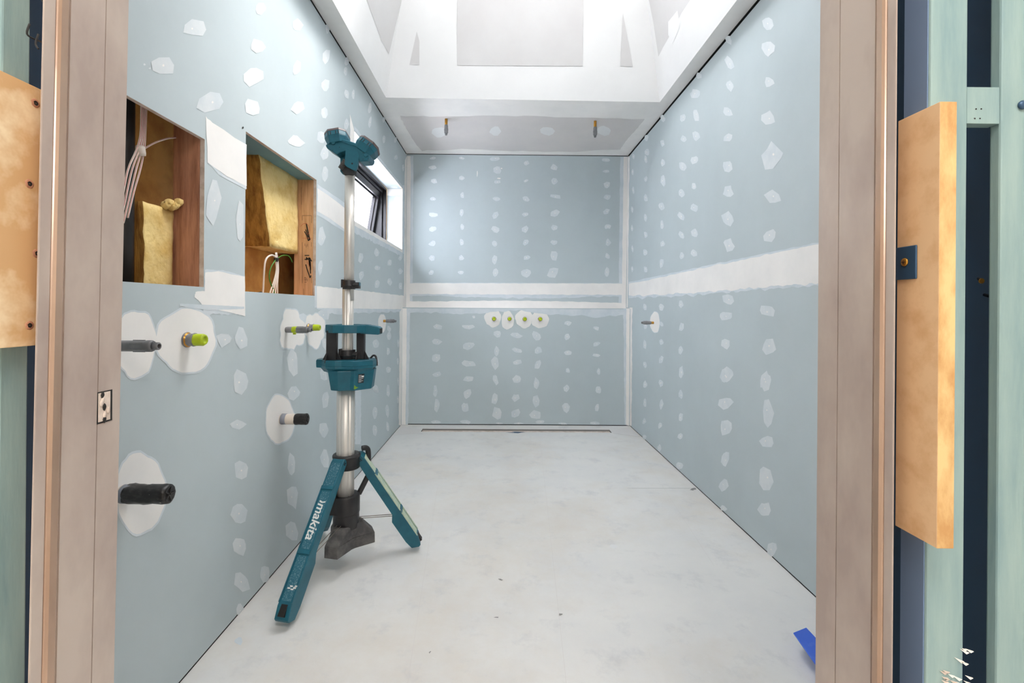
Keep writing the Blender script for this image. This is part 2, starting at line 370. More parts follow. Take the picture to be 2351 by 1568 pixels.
W.vband([(929,368),(927,705)], [(934.4,356),(932,706)], 'plaster', .0011, (.6, 0)); W.vband([(917,716),(915,975)], [(923.5,708),(920.5,977)], 'plaster', .0011, (.7, 0))
for (x, y) in ((343,157),(331,148)): W.dab(x, y, 5, 5, 'dab', False)
W.pxpoly([(555,292),(558,290),(559,294),(556,296)], 'ink', .0012)
wl = struct(mb.build('wall_left', fixn=False))
# framing cavity behind the left wall
mb = MB()
mb_holes = [WIN]; mb.box(-1.06, XL-.0005, YF, YUP, ZC-.003, ZC-.0005, 'dark'); mb.box(-1.06, XL-.0005, YF, YUP, .0005, .002, 'dark')  # added dark strips keep the ceiling and floor shadow gaps black
holed(mb, 'x', -1.062, YF-.04, YUP+.1, -.02, ZC+.02, mb_holes, 'tan', -.02, 'dark')
struct(mb.build('wall_left_backing', fixn=False))
# niche linings and timber
mb = MB(); mb.box(-1.060, XL-BT, n2[0]-.01, n2[1], n2[3], n2[3]+.01, 'board_back'); struct(mb.build('trim_1'))
def stud(name, x0, x1, y0, y1, z0, z1, m, label, bev=.002, group=None):
    b = MB(); b.box(x0, x1, y0, y1, z0, z1, m); o = b.build(name, bevel=bev)
    return tag(o, label, 'stud', group)
stud('timber_stud', -.955, XL-BT-.001, n1[1]-.001, n1[1]+.045, .02, 2.36, 'red_stud', 'dark red brown timber stud at the right side of the near wall opening')
s2 = stud('timber_stud', -.966, XL-BT-.001, n2[1]-.001, n2[1]+.045, .02, 2.36, 'stud', 'pale pine stud with stamped figures and pen scribbles in the far wall opening')
# stamp and scribbles on the pine stud face (facing the camera, y = n2[1]-.001)
yy = n2[1]-.0012-.0006
def spx(px, py): return onY(yy, px, py)
b = MB()
def stroke(pts, wd, m, off=0):
    P = [spx(*p) for p in pts]
    for p, q in zip(P, P[1:]):
        d = (q-p).normalized(); nn = Vector((-d.z, 0, d.x))*wd
        b.face([p+nn+Vector((0, off, 0)), q+nn+Vector((0, off, 0)), q-nn+Vector((0, off, 0)), p-nn+Vector((0, off, 0))], m)
for ln in ([(694,506),(694,495),(715,495),(715,512)], [(694,556),(694,590)], [(715,556),(715,566)], [(694,590),(694,650)], [(715,634),(715,650)], [(692,430),(692,470)], [(697,663),(697,680)], [(706,640),(706,646)], [(703,562),(703,568)], [(700,559),(700,565)], [(706,560),(706,566)]): stroke(ln, .0006, 'ink')
for ln in ([(703,513),(706,530),(712,551)], [(704,515),(709,540),(710,552)], [(699,531),(704,540),(708,553),(712,548)], [(702,527),(708,545)]): stroke(ln, .0022, 'ink', -.0001)
b.build('pen_scribble', s2, fixn=False); b = MB()
for ln in ([(716,600),(709,591),(712,610),(713,628)], [(709,592),(711,612)], [(702,607),(705,618),(712,638),(714,632)], [(712,592),(713,620)]): stroke(ln, .0022, 'ink', -.0001)
stroke([(700+11*math.cos(t*.4-2.6), 527+14*math.sin(t*.4-2.6)) for t in range(10)], .0006, 'redink', -.0002); stroke([(694,547),(716,547)], .0005, 'redink', -.0002); stroke([(704,600),(712,612)], .0005, 'redink', -.0002)
b.build('pen_scribble', s2, fixn=False)
Tt = Matrix.Translation(spx(704, 590)) @ Matrix.Rotation(PI/2, 4, 'X') @ Matrix.Rotation(-PI/2, 4, 'Z')
text_mesh('14', .030, Tt, 'ink', 'stamped_figures', s2, offset=.0004, ext=.0002)
Tt = Matrix.Translation(spx(702, 643)) @ Matrix.Rotation(PI/2, 4, 'X') @ Matrix.Rotation(PI/2, 4, 'Z')
text_mesh('1157', .014, Tt, 'ink', 'stamped_figures', s2, ext=.0002)
# insulation batts
def batt(front, edge_top, edge_bot, y1, z0, z1, xf, xb, label):
    """front face at x=xf from slanted near edge to y1"""
    b = MB(); N, K = 14, 20
    def fp(u, v, x):
        z = z0+(z1-z0)*v; ye = edge_bot+(edge_top-edge_bot)*v; y = ye+(y1-ye)*u
        return Vector((x+.004*noise.noise(Vector((y*25, z*25, x*9))), y+(.004*noise.noise(Vector((z*30, 3, x*40))) if u == 0 else 0), z+(.004*noise.noise(Vector((y*30, 7, x*40))) if v in (0, 1) else 0)))
    def grid(f, nu, nv, m):
        G = [[b.bm.verts.new(f(i/nu, j/nv)) for j in range(nv+1)] for i in range(nu+1)]
        for i in range(nu):
            for j in range(nv):
                q = b.bm.faces.new([G[i][j], G[i+1][j], G[i+1][j+1], G[i][j+1]]); q.material_index = b.mi(m); q.smooth = True
    grid(lambda u, v: fp(u, v, xf), N, K, 'batt'); grid(lambda u, v: fp(u, v, xb), N, K, 'batt')
    grid(lambda u, v: fp(0, v, xf+(xb-xf)*u), 6, K, 'batt_edge')
    grid(lambda u, v: fp(1, v, xf+(xb-xf)*u), 6, K, 'batt_edge')
    grid(lambda u, v: fp(v, 0, xf+(xb-xf)*u), 6, N, 'batt'); grid(lambda u, v: fp(v, 1, xf+(xb-xf)*u), 6, N, 'batt')
    bmesh.ops.remove_doubles(b.bm, verts=b.bm.verts[:], dist=.0004)
    return b, label
xf = -.948
zb = onX(xf, 686, 583).z
b, lb = batt(0, onX(xf, 594, 352).y, onX(xf, 620, 568).y, n2[1]-.003, zb, n2[3]+.0005, xf, -1.058, '')
tag(b.build('insulation_batt'), 'tall yellow insulation batt hanging in the upper part of the far wall opening', 'insulation')
b, lb = batt(0, onX(xf, 328, 463).y, onX(xf, 333, 600).y, n1[1]-.009, .98, onX(xf, 340, 466).z, xf, -1.058, '')
c = onX(xf, 398, 478)
for k in range(5): b.lathe([(.001, -.012), (.010, -.006), (.013, 0), (.008, .009), (.001, .013)], Matrix.Translation(c+Vector((.004*k+.004, .007*k-.036, .006*math.sin(k*2)+.002*k))), 'batt', 14, wob=.006)
tag(b.build('insulation_batt'), 'yellow insulation batt standing in the lower part of the near wall opening', 'insulation')
# black pipe in the near opening
b = MB(); b.lathe([(.022, .9), (.022, 1.9)], Matrix.Translation((-.968, 1.212, 0)), 'black', 24); tag(b.build('waste_pipe'), 'black vertical pipe at the left inside the near wall opening', 'pipe')
# cables
def cable(pts, r, m, label, stripe=None, group=None, nm='cable'):
    b = MB(); b.tube(pts, r, m, 8)
    if stripe:
        for sm, off in stripe: b.tube([Vector(p)+Vector(off) for p in pts], r*.28, sm, 6)
    return tag(b.build(nm), label, 'cable', group)
def cx(px, py, x=-.925): return onX(x, px, py)
for k_, (dx, bot) in enumerate(((-7, (278, 470)), (-2.5, (287, 462)), (2, (297, 452)), (6.5, (307, 440)))):
    p = [cx(331+dx*.9, 215), cx(330+dx*.8, 262), cx(328+dx*.8, 310), cx(322+dx*1.3, 345), cx((322+bot[0])/2+dx, 392), cx(bot[0], bot[1]), cx(bot[0]-14, bot[1]+60)]
    cable(p, .0024, 'cable', 'white cable with red stripe running down through the cable tape, near wall opening', [('red', (.0014, -.0012, 0))], 'taped cables in the near wall opening')
cable([cx(326, 345), cx(340, 336), cx(360, 326), cx(385, 318), cx(404, 316, -.95)], .0022, 'cable', 'white cable with red stripe branching right into the red brown stud', [('red', (.0014, -.0002, .0008))])
b = MB(); T = Matrix.Translation(cx(323, 346)) @ Matrix.Rotation(.25, 4, 'X'); b.lathe([(.009, -.013), (.0105, -.006), (.0105, .008), (.008, .013)], T, 'cable', 18)
tag(b.build('cable_tape'), 'cream tape wrapped around the striped cables in the near wall opening', 'tape')
# far opening cables
def c2(px, py, x=-.955): return onX(x, px, py)
cable([c2(602, 690), c2(604, 665), c2(606, 625), c2(609, 600), c2(616, 589), c2(626, 586), c2(634, 592)], .0038, 'cable', 'thick white cable looping left in the far wall opening')
cable([c2(634, 596), c2(645, 588), c2(656, 586), c2(665, 590), c2(671, 602)], .0020, 'green', 'green and yellow earth wire curling right to the stud, far wall opening', [('yellow', (.001, .0006, -.001))])
cable([c2(633, 596), c2(622, 614), c2(618, 634), c2(622, 652), c2(629, 668), c2(628, 690)], .0024, 'green', 'green and yellow earth wire bowing down left of the white bundle, far wall opening', [('yellow', (.0014, .0008, -.0008))])
for k, (a, e) in enumerate(((633, 620), (635, 626), (637, 632), (638, 637))):
    cable([c2(633+k*.6, 580), c2(a-.5, 596), c2(a+1, 620), c2(a-1-(3-k)*1.5, 650), c2(e, 672), c2(e-2, 695)], .0030, 'cable', 'white cable hanging down below the black tape in the far wall opening', [('red', (.0016, .0006, .0004))] if k == 2 else None, 'white cables below the black tape')
b = MB(); b.lathe([(.0075, -.009), (.009, -.004), (.009, .006), (.007, .009)], Matrix.Translation(c2(634, 596)), 'tape', 16, wob=.0015)
tag(b.build('tape_wrap'), 'black tape bound around the cables in the far wall opening', 'tape')
b = MB()
for k in range(26):
    p = c2(566+random.random()*32, 680, -.94)
    q = [p+Vector((random.uniform(-.02, .02), random.uniform(-.02, .02), random.uniform(-.012, .012)+.004)) for _ in range(4)]
    b.tube(q, .0022, 'fluff', 5)
tag(b.build('fluff_clump'), 'clump of grey fluff at the lower left corner of the far wall opening', 'fluff', kind='stuff')
b = MB(); b.box(-1.003, XL-BT-.001, n2[0]-.02, n2[1]-.002, n2[2]-.055, n2[2]-.012, 'stud'); tag(b.build('timber_noggin', bevel=.002), 'horizontal timber below the far wall opening', 'noggin')
# ------------------------------------------------------------------ window
mb = MB(); XW = -1.0
mb.box(XW, XL-BT, wy0, wy1, wz1, wz1+BT, 'board'); mb.box(XW, XL-BT, wy0, wy1, wz0-BT, wz0, 'plaster'); mb.box(XW, XL-BT, wy1, wy1+BT, wz0, wz1, 'board'); mb.box(XW, XL-BT, wy0-BT, wy0, wz0, wz1, 'board')
R = Wall(mb, 'y', wy1, (0, -1, 0))
for q in ((912,460,13,16),(915,480,12,15),(907,506,12,17),(918,524,8,16),(908,552,10,14)): R.dab(*q, dot=False)
R.pxpoly([(889,434),(923,434),(923,446),(904,450),(889,449)], 'plaster', .001, .5, 3)
S_ = Wall(mb, 'z', wz1, (0, 0, -1))
for q in ((865,393,24,5),(862,378,22,5),(893,413,20,4),(905,430,16,4)): S_.dab(*q, dot=False, rot=.25)
wr = struct(mb.build('trim_2', fixn=False))
win = empty('window_1', (-1.03, (wy0+wy1)/2, wz0)); win['kind'] = 'structure'; win['label'] = 'small black awning window, open at the bottom, in a deep reveal'
def ring_yz(mb, x0, x1, y0, y1, z0, z1, wd, m, T=None):
    mb.box(x0, x1, y0, y1, z0, z0+wd, m, T); mb.box(x0, x1, y0, y1, z1-wd, z1, m, T)
    mb.box(x0, x1, y0, y0+wd, z0+wd, z1-wd, m, T); mb.box(x0, x1, y1-wd, y1, z0+wd, z1-wd, m, T)
def child(mb, name, par, bevel=0, fixn=True):
    o = mb.build(name, None, bevel, fixn=fixn); o.parent = par; o.matrix_parent_inverse = Matrix.Translation(-Vector(par.location)); return o
fb = MB(); ring_yz(fb, -1.03, -1.0005, wy0+.001, wy1-.001, wz0+.001, wz1-.001, .022, 'blackframe'); ring_yz(fb, -1.13, -1.03, wy0+.001, wy1-.001, wz0+.001, wz1-.001, .045, 'blackframe')
child(fb, 'window_frame', win, .003)
Th = Matrix.Translation((-1.07, 0, wz1-.05)) @ Matrix.Rotation(math.radians(-13), 4, 'Y') @ Matrix.Translation((1.07, 0, -(wz1-.05)))
# sash swings outwards at the bottom (towards -x)
Th = Matrix.Translation((-1.062, 0, wz1-.05)) @ Matrix.Rotation(math.radians(9), 4, 'Y') @ Matrix.Translation((1.062, 0, -(wz1-.05)))
fb = MB(); ring_yz(fb, -1.10, -1.040, wy0+.048, wy1-.048, wz0+.048, wz1-.048, .045, 'blackframe', Th); ring_yz(fb, -1.098, -1.062, wy0+.090, wy1-.090, wz0+.090, wz1-.090, .016, 'blackframe', Th)
sash = child(fb, 'window_sash', win, .002)
fb = MB(); fb.box(-1.094, -1.089, wy0+.095, wy1-.095, wz0+.095, wz1-.095, 'glass', Th); child(fb, 'window_pane', win)
fb = MB(); ym = onX(-1.04, 838, 510).y
fb.box(-1.03, -1.0, ym-.05, ym+.05, wz0+.023, wz0+.034, 'blackframe'); fb.box(-1.022, -1.01, ym-.01, ym+.012, wz0+.03, wz0+.075, 'blackframe'); fb.box(-1.06, -1.01, ym, ym+.03, wz0+.06, wz0+.07, 'blackframe')
child(fb, 'window_stay', win, .002)
# ------------------------------------------------------------------ right wall
mb = MB(); holed(mb, 'x', XR, YF, YUP, .0055, ZC-.018, [], 'board', BT, 'core')
W = Wall(mb, 'x', XR, (-1, 0, 0))
RL = crop(1400, 250, 2.412, [(130,262,18,30),(128,352,14,34),(130,450,14,36),(124,557,14,36),(124,660,14,36),(126,775,12,36),(125,886,12,34),(203,160,22,36),(205,240,24,40),(200,280,18,40),(200,388,22,34),(199,494,24,42),(198,602,22,38),(200,697,24,38),(196,795,24,38),(198,888,20,38),
 (294,55,26,44),(293,190,26,42),(293,299,26,38),(295,397,24,60),(288,538,34,42),(289,640,18,56),(292,747,26,40),(287,855,24,50),(407,47,34,54),(409,165,30,46),(403,320,38,54),(397,465,34,54),(395,595,34,46),(400,698,32,44),(399,812,28,40),
 (480,35,38,66),(478,150,38,56),(471,283,38,50),(467,428,30,40),(469,548,38,50),(469,688,38,46),(467,796,36,42),(655,15,52,50),(655,157,50,48),(658,320,62,72),(657,457,62,72),(655,606,66,88),(662,756,68,70),
 (878,50,70,80),(900,265,120,140),(905,487,84,88),(890,703,84,66),(1192,165,30,40),(1192,378,30,60),
 (196,1095,20,36),(197,1200,22,44),(195,1305,20,42),(194,1417,20,36),(196,1525,22,40),(284,1098,28,54),(285,1290,24,34),(284,1390,26,46),(284,1518,26,42),(395,1082,26,44),(397,1210,28,54),(392,1337,24,56),(396,1458,22,70),
 (658,1057,72,62),(642,1147,72,52),(642,1302,48,64),(643,1477,74,72),(878,1118,78,78),(880,1317,86,102),(864,1505,64,100),(1190,1085,30,80)])
RL += crop(1440, 0, 3.92, [(1272,208,100,135),(1270,440,120,165),(1277,738,90,105),(913,360,64,96),(922,567,78,128),(925,770,70,105),(645,682,46,76),(612,840,82,82),(1762,130,30,80),(1765,540,40,110)])
RL += crop(1400, 850, 2.184, [(177,70,18,34),(177,162,16,46),(173,256,18,32),(173,336,18,32),(257,63,24,38),(259,172,18,50),(253,278,22,30),(248,390,20,38),(358,12,22,50),(357,122,24,52),(357,235,22,42),(353,330,28,28),(350,476,32,40),(583,25,64,72),(583,165,62,66),(582,290,62,72),(579,445,38,76),(573,577,40,72),
 (570,692,34,30),(780,50,56,92),(795,210,66,112),(788,360,66,66),(785,545,84,120),(777,698,56,80),(812,900,60,80),(1075,90,20,90),(1078,300,20,80)])
for (x, y, a, b_) in RL: W.dab(x, y, a, b_, rot=(-.55 if y < 600 and x > 1560 else -.2 if y < 600 else .1), jag=.15)
T_ = [(1443.5,652),(1607,617),(1744,588),(1905,555)]; B_ = [(1443.5,680),(1607,672),(1744,660),(1905,649)]
W.band([(x, y-4) for x, y in T_], [(x, y+5) for x, y in B_], 'thin', .0007, 1.5, 90, 4); W.band(T_, B_, 'plaster', .001, 2, 90, 3)
W.blob(1504, 740, 22, 48); W.dab(1519, 744, 8, 12, dot=False)
W.vband([(1443, 360), (1437, 706)], [(1446, 362), (1441, 706)], 'plaster', .0012, (0, .6)); W.vband([(1446, 706), (1444.5, 977)], [(1452, 706), (1450.5, 978)], 'plaster', .0012, (0, .8))
struct(mb.build('wall_right', fixn=False))
mb = MB(); mb.box(XR+.09, XR+.11, YF-.04, YUP+.1, -.02, ZC+.02, 'dark'); mb.box(XR+.0005, XR+.09, YF, YUP, ZC-.003, ZC-.0005, 'dark'); mb.box(XR+.0005, XR+.09, YF, YUP, .0005, .002, 'dark'); struct(mb.build('wall_right_shade_backing'))  # black backing and strips paint the shade in the right wall's gaps
# ------------------------------------------------------------------ back wall
mb = MB()
holed(mb, 'y', YUP, XL, XR, LEDGE-.01, ZC-.006, [], 'board', BT, 'core')
W = Wall(mb, 'y', YUP, (0, -1, 0))
U = [(370,130,70,24),(368,215,80,40),(378,337,60,45),(370,497,45,38),(370,642,80,42),(365,765,78,45),(363,895,72,48),(360,1027,62,48),(355,1158,48,42),(627,130,48,24),(628,308,60,38),(632,463,36,60),(625,617,42,64),(632,750,34,62),(627,885,44,52),(624,1027,56,42),(620,1157,60,36),
 (923,137,75,42),(948,235,80,70),(948,345,62,38),(938,497,62,46),(930,643,62,58),(928,770,60,62),(924,900,44,60),(923,1042,52,72),(932,1160,42,70),(1210,177,50,42),(1206,333,46,30),(1203,498,60,46),(1200,635,58,38),(1200,770,66,62),(1200,885,50,50),(1212,1025,64,40),(1205,1160,92,70),
 (1457,213,68,50),(1462,335,64,60),(1472,475,86,44),(1465,625,92,58),(1460,755,62,52),(1457,887,66,48),(1458,1010,66,74),(1447,1158,90,92),(1927,147,72,38),(1930,247,66,36),(1935,372,76,52),(1936,480,66,50),(1930,608,66,50),(1940,745,60,48),(1943,890,54,56),(1937,1010,42,56),(1934,1157,50,80)]
for q in crop(900, 330, 3.918, U): W.dab(*q, n=10)
for q in crop(900, 330, 3.918, [(767,270,8,60),(962,312,34,12),(985,222,20,10)]): W.dab(*q, m='plaster', dot=False)
W.vband([(934.5,358),(932,706)], [(949,358),(947,706)], 'thin', .0009, (0, .8)); W.vband([(934.5,358),(932,706)], [(943,358),(941,706)], 'plaster', .0012, (0, .6))
W.vband([(1424,360),(1420,706)], [(1442.5,360),(1436.5,706)], 'thin', .0009, (.8, 0)); W.vband([(1432,360),(1427,706)], [(1442.5,360),(1436.5,706)], 'plaster', .0012, (.6, 0))
W.band([(932,649),(1437,650)], [(932,678),(1120,683),(1240,685),(1437,679)], 'thin', .0010, .8, 70, 1.8); W.band([(932,650),(1437,651)], [(932,675),(1437,677)], 'plaster', .0013, .8, 70, 1)
W.band([(932,692),(1180,690),(1300,692),(1437,696)], [(932,707),(1437,708)], 'plaster', .0013, 1.2, 70, 0)
mb.face([(XL, YLOW, LEDGE), (XR, YLOW, LEDGE), (XR, YUP, LEDGE), (XL, YUP, LEDGE)], 'plaster')
holed(mb, 'y', YLOW, XL, XR, .007, LEDGE, [], 'board', BT, 'core')
W = Wall(mb, 'y', YLOW, (0, -1, 0))
Lw = [(410,433,92,55),(407,567,92,50),(400,712,98,60),(403,860,88,50),(390,1012,45,100),(402,1140,55,100),(395,1287,92,34),(682,433,100,44),(690,605,108,66),(690,762,110,58),(690,900,106,52),(682,1035,78,80),(658,1155,64,92),(665,1288,96,36),(735,343,38,24),
 (948,497,68,74),(942,648,42,86),(928,758,70,106),(930,908,50,86),(925,1078,58,114),(942,1212,82,92),(962,1300,72,16),(1120,507,98,46),(1127,643,92,50),(1127,752,84,46),(1125,903,86,70),(1115,1072,68,84),(1110,1213,88,80),(1140,1300,86,18),
 (1298,512,80,76),(1312,645,76,68),(1310,772,70,82),(1300,942,56,90),(1295,1100,84,100),(1290,1225,100,76),(1330,1287,92,36),(1580,400,74,46),(1575,522,50,54),(1580,665,72,38),(1582,825,36,48),(1566,985,62,52),(1563,1160,72,92),(1533,1302,86,22),
 (1835,445,62,36),(1842,587,66,44),(1840,688,68,36),(1858,832,32,58),(1857,1000,62,66),(1845,1157,44,62),(1828,1300,98,28)]
for q in crop(900, 640, 3.918, Lw): W.dab(*q, n=11)
W.vband([(923.5,708),(921,977)], [(942,708),(937,975)], 'thin', .0009, (0, 1)); W.vband([(923.5,708),(921,977)], [(934,708),(931,975)], 'plaster', .0012, (0, .8))
W.vband([(1431,708),(1434,975)], [(1445.5,708),(1444,977)], 'thin', .0009, (1, 0)); W.vband([(1438,708),(1437,975)], [(1445.5,708),(1444,977)], 'plaster', .0012, (.8, 0))
W.band([(924,708),(1446,710)], [(924,716),(1000,717),(1080,721),(1180,712),(1260,722),(1330,724),(1380,728),(1446,722)], 'thin', .0011, .2, 80, 2.5)
for q in crop(900, 640, 3.918, [(908,355,150,158),(1040,372,112,170),(1188,360,156,164),(1332,362,156,168)]): W.blob(*q, ring=False, jag=.05)
struct(mb.build('wall_back', fixn=False))
mb = MB(); mb.box(XL-.15, XR+.12, YUP+.09, YUP+.11, -.02, ZC+.02, 'dark'); mb.box(XL, XR, YUP+.0005, YUP+.09, ZC-.003, ZC-.0005, 'dark'); mb.box(XL, XR, YLOW+.0005, YLOW+.1, .0005, .002, 'dark'); struct(mb.build('wall_back_shade_backing'))  # same painted gap shade along the back wall
# ------------------------------------------------------------------ ceiling with skylight well
A = onZ(ZC, 886, 224); B = onZ(ZC, 1515, 234.5); C0 = onZ(ZC, 763, 0); D0 = onZ(ZC, 1692, 0)
YN = 1.15
def ext(p, q, y): t = (y-p.y)/(q.y-p.y); return p+(q-p)*t
C = ext(A, C0, YN); D = ext(B, D0, YN)
mb = MB(); xl, xr, y0, y1 = XL-.15, XR+.12, YF-.05, YUP+.12
for q in ([(xl, A.y, ZC), A, B, (xr, B.y, ZC), (xr, y1, ZC), (xl, y1, ZC)], [(xl, y0, ZC), (xr, y0, ZC), (xr, YN, ZC), D, C, (xl, YN, ZC)], [(xl, YN, ZC), C, A, (xl, A.y, ZC)], [D, (xr, YN, ZC), (xr, B.y, ZC), B]):
    mb.face([Vector(p) for p in q], 'plaster'); mb.face([Vector(p)+Vector((0, 0, .03)) for p in q], 'dark')
W = Wall(mb, 'z', ZC, (0, 0, -1))
W.pxpoly([(918,266),(1000,267),(1160,265),(1300,269),(1480,274),(1462,296),(1440,320),(1424,343),(1300,349),(1200,347),(1060,342),(968,346),(948,322),(930,290)], 'ceil_grey', .0006, 1.2, 6)
for q in ((1010,303,34,24),(1137,301,28,22),(1257,301,34,22),(1385,300,36,22)): W.dab(*q, m='white', dot=False, jag=.08, rot=0)
struct(mb.build('ceiling', fixn=False))
# well
mb = MB(); H = 1.15; tp = .22*H
def upc(p, dx, dy): return Vector((p.x+dx*tp, p.y+dy*tp, ZC+H))
A2, B2, C2, D2 = upc(A, 1, -1), upc(B, -1, -1), upc(C, 1, 1), upc(D, -1, 1)
for q in ([A, B, B2, A2], [B, D, D2, B2], [D, C, C2, D2], [C, A, A2, C2]):
    mb.face(q, 'white'); n_ = (q[1]-q[0]).cross(q[2]-q[0]).normalized()
def plane_hit(p0, n_, px, py):
    d = ray(px, py); return O + d*((p0-O).dot(n_)/d.dot(n_))
def wellpoly(q, pts, m, off=.001):
    n_ = (q[1]-q[0]).cross(q[3]-q[0]).normalized()
    if n_.dot(O-q[0]) < 0: n_ = -n_
    mb.face([plane_hit(q[0], n_, *p)+n_*off for p in pts], m)
bk = [A, B, B2, A2]; lf = [C, A, A2, C2]; rt = [B, D, D2, B2]
wellpoly(bk, [(1050,150),(1338,152),(1340,-40),(1050,-40)], 'well_grey')
wellpoly(bk, [(940,149),(963,149),(963,95),(957,72)], 'well_grey'); wellpoly(bk, [(1424,152),(1453,153),(1444,105),(1430,30)], 'well_grey')
wellpoly(lf, [(838,-10),(925,-10),(908,60),(893,124),(876,95),(860,50)], 'well_grey')
wellpoly(rt, [(1488,-10),(1592,-10),(1565,30),(1545,70),(1522,110),(1512,130),(1500,50)], 'well_grey'); 
wellpoly(rt, [(1535,80),(1535,50),(1556,24),(1562,60),(1545,100)], 'white', .002)
SX0, SX1, SY0, SY1 = -.34, .62, 1.42, 2.42; zt_ = ZC+H
sk = [Vector((SX0, SY1, zt_)), Vector((SX1, SY1, zt_)), Vector((SX1, SY0, zt_)), Vector((SX0, SY0, zt_))]
for q in ([A2, B2, sk[1], sk[0]], [B2, D2, sk[2], sk[1]], [D2, C2, sk[3], sk[2]], [C2, A2, sk[0], sk[3]]): mb.face(q, 'white')
struct(mb.build('ceiling_skylight_well', fixn=False))
# ------------------------------------------------------------------ floor
ys0, ys1 = onZ(0, 1180, 992).y, onZ(0, 1180, 985.5).y
xs0, xs1 = onZ(0, 968, 988).x, onZ(0, 1402, 990).x
mb = MB(); holed(mb, 'z', 0, -1.6, 1.7, -2.2, YUP+.1, [(xs0, xs1, ys0, ys1)], 'floor', -.014, 'seam')
mb.face([(xs0, ys0, -.0135), (xs1, ys0, -.0135), (xs1, ys1, -.0135), (xs0, ys1, -.0135)], 'core')
W = Wall(mb, 'z', 0, (0, 0, 1))
def fl(a, b_, wd=.0012, m='seam'):
    a, b_ = onZ(0, *a), onZ(0, *b_); d = (b_-a).normalized(); nn = Vector((-d.y, d.x, 0))*wd
    a.z = b_.z = .0004; mb.face([a+nn, b_+nn, b_-nn, a-nn], m)
fl((855,1121),(1450,1121),.0008,'ceil_grey'); fl((1440,1121),(1600,1121),.0015)
for q in (((1004,1121),(936,1568)),((1452,1010),(1640,1300)),((1240,1010),(1300,1568))): fl(*q, .0005, 'ceil_grey')
W.pxpoly([(924,979),(968,986),(960,995),(903,999)], 'grey_paper', .0004); W.pxpoly([(1445,981),(1400,987),(1408,995),(1468,1002)], 'grey_paper', .0004)
fl((903,999),(960,995),.0015); fl((1408,995),(1470,1003),.0015)
W.dab(1185,993,34,4,'bluemetal',False,.4,off=.0008); W.dab(548,1472,24,16,'thin',False); W.dab(1408,1255,20,10,'white',False)
for q in ((1150,1331,14,3),(987,1498,4,7),(1590,1124,14,5),(1287,1411,8,4),(1140,1418,8,3)): W.dab(*q, m='seam', dot=False, jag=.4, off=.0009)
struct(mb.build('floor', fixn=False))
mb = MB(); mb.box(XL-.15, XR+.12, YF-.05, YUP+.1, -.09, -.05, 'dark'); struct(mb.build('floor_subfloor'))
# ------------------------------------------------------------------ front wall with door opening, hall
XJL, XJR = -.466, .3926
mb = MB()
mb.box(XL-.15, XJL-.024, .535, YF, 0, ZC, 'navy'); mb.box(XJR+.0175, XR+.12, .535, YF, 0, ZC, 'navy'); mb.box(XJL-.024, XJR+.0175, .535, YF, 2.13, ZC, 'navy')  # navy stands in for the darkness seen between the studs
struct(mb.build('wall_front'))
mb = MB()
mb.box(-1.6, -.56, .45, .465, 0, ZC, 'hall'); mb.box(.60, 1.7, .45, .465, 0, ZC, 'hall'); mb.box(-.56, .60, .45, .465, 2.16, ZC, 'hall')
struct(mb.build('wall_hall_front'))
mb = MB(); mb.box(-1.62, -1.6, -2.2, .465, 0, ZC, 'hall'); struct(mb.build('wall_hall_left'))
mb = MB(); mb.box(1.7, 1.72, -2.2, .465, 0, ZC, 'hall'); struct(mb.build('wall_hall_right'))
mb = MB(); mb.box(-1.62, 1.72, -2.22, YF-.05, ZC, ZC+.03, 'hall'); struct(mb.build('ceiling_hall'))
mb = MB(); holed(mb, 'y', -2.2, -1.6, 1.7, 0, ZC, [(-.5, .5, 1.5, 2.1)], 'hall', -.02, 'hall'); struct(mb.build('wall_hall_rear', fixn=False))
# jambs: folded metal profile extruded vertically; sgn = direction from the opening into the wall
def jamb(xj, sgn, pr, lean, label, hole):
    root = empty('door_jamb', (xj, YF, 0), label, 'door jamb')
    # profile points (y, depth into wall)
    def extr(pts, m, name, z0=0, z1=2.12, bev=0):
        b = MB(); o0 = [(xj+sgn*d, y) for y, d in pts]
        lo, hi = lean(z0), lean(z1)
        b.loft([(x+lo, y) for x, y in o0], z0, [(x+hi, y) for x, y in o0], z1, m)
        return child(b, name, root, bev)
    y = pr
    th = .020 if sgn < 0 else .0135
    extr([(y[0], 0), (y[1]+.0007, 0), (y[1]+.0007, .003), (y[1]-.0007, .003), (y[1]-.0007, 0), (y[2], 0), (y[2]-.001, th), (y[0], th)], 'jamb', 'jamb_face')
    extr([(y[2]-.0002, .0015), (y[2]-.002, -.0005), (y[2]-.005, -.0022), (y[3]+.004, -.0022), (y[3]+.0015, -.0008), (y[3]+.0002, .002), (y[3]+.0002, .005), (y[2]-.0012, .005)], 'jamb2', 'jamb_bead')
    extr([(y[3], .0004), (y[4]+.001, .0004), (y[4], .0008), (y[4], .0016), (y[3], .0016)], 'jamb', 'jamb_edge')
    return root
def yat(xj, px): return abs(xj)*F/abs(px-CX)
jl = jamb(XJL, -1, [.580, yat(XJL, 238), yat(XJL, 158), yat(XJL, 124), yat(XJL, 97)], lambda z: .012*(z-1.02)/1.0 + (.004 if z > 1 else -.001), 'raw metal door jamb at the left with a small rectangular hole', True)
jr = jamb(XJR, 1, [.580, yat(XJR, 1938), yat(XJR, 2020), yat(XJR, 2048), yat(XJR, 2068)], lambda z: -.002, 'raw metal door jamb at the right beside the particleboard packer', False)
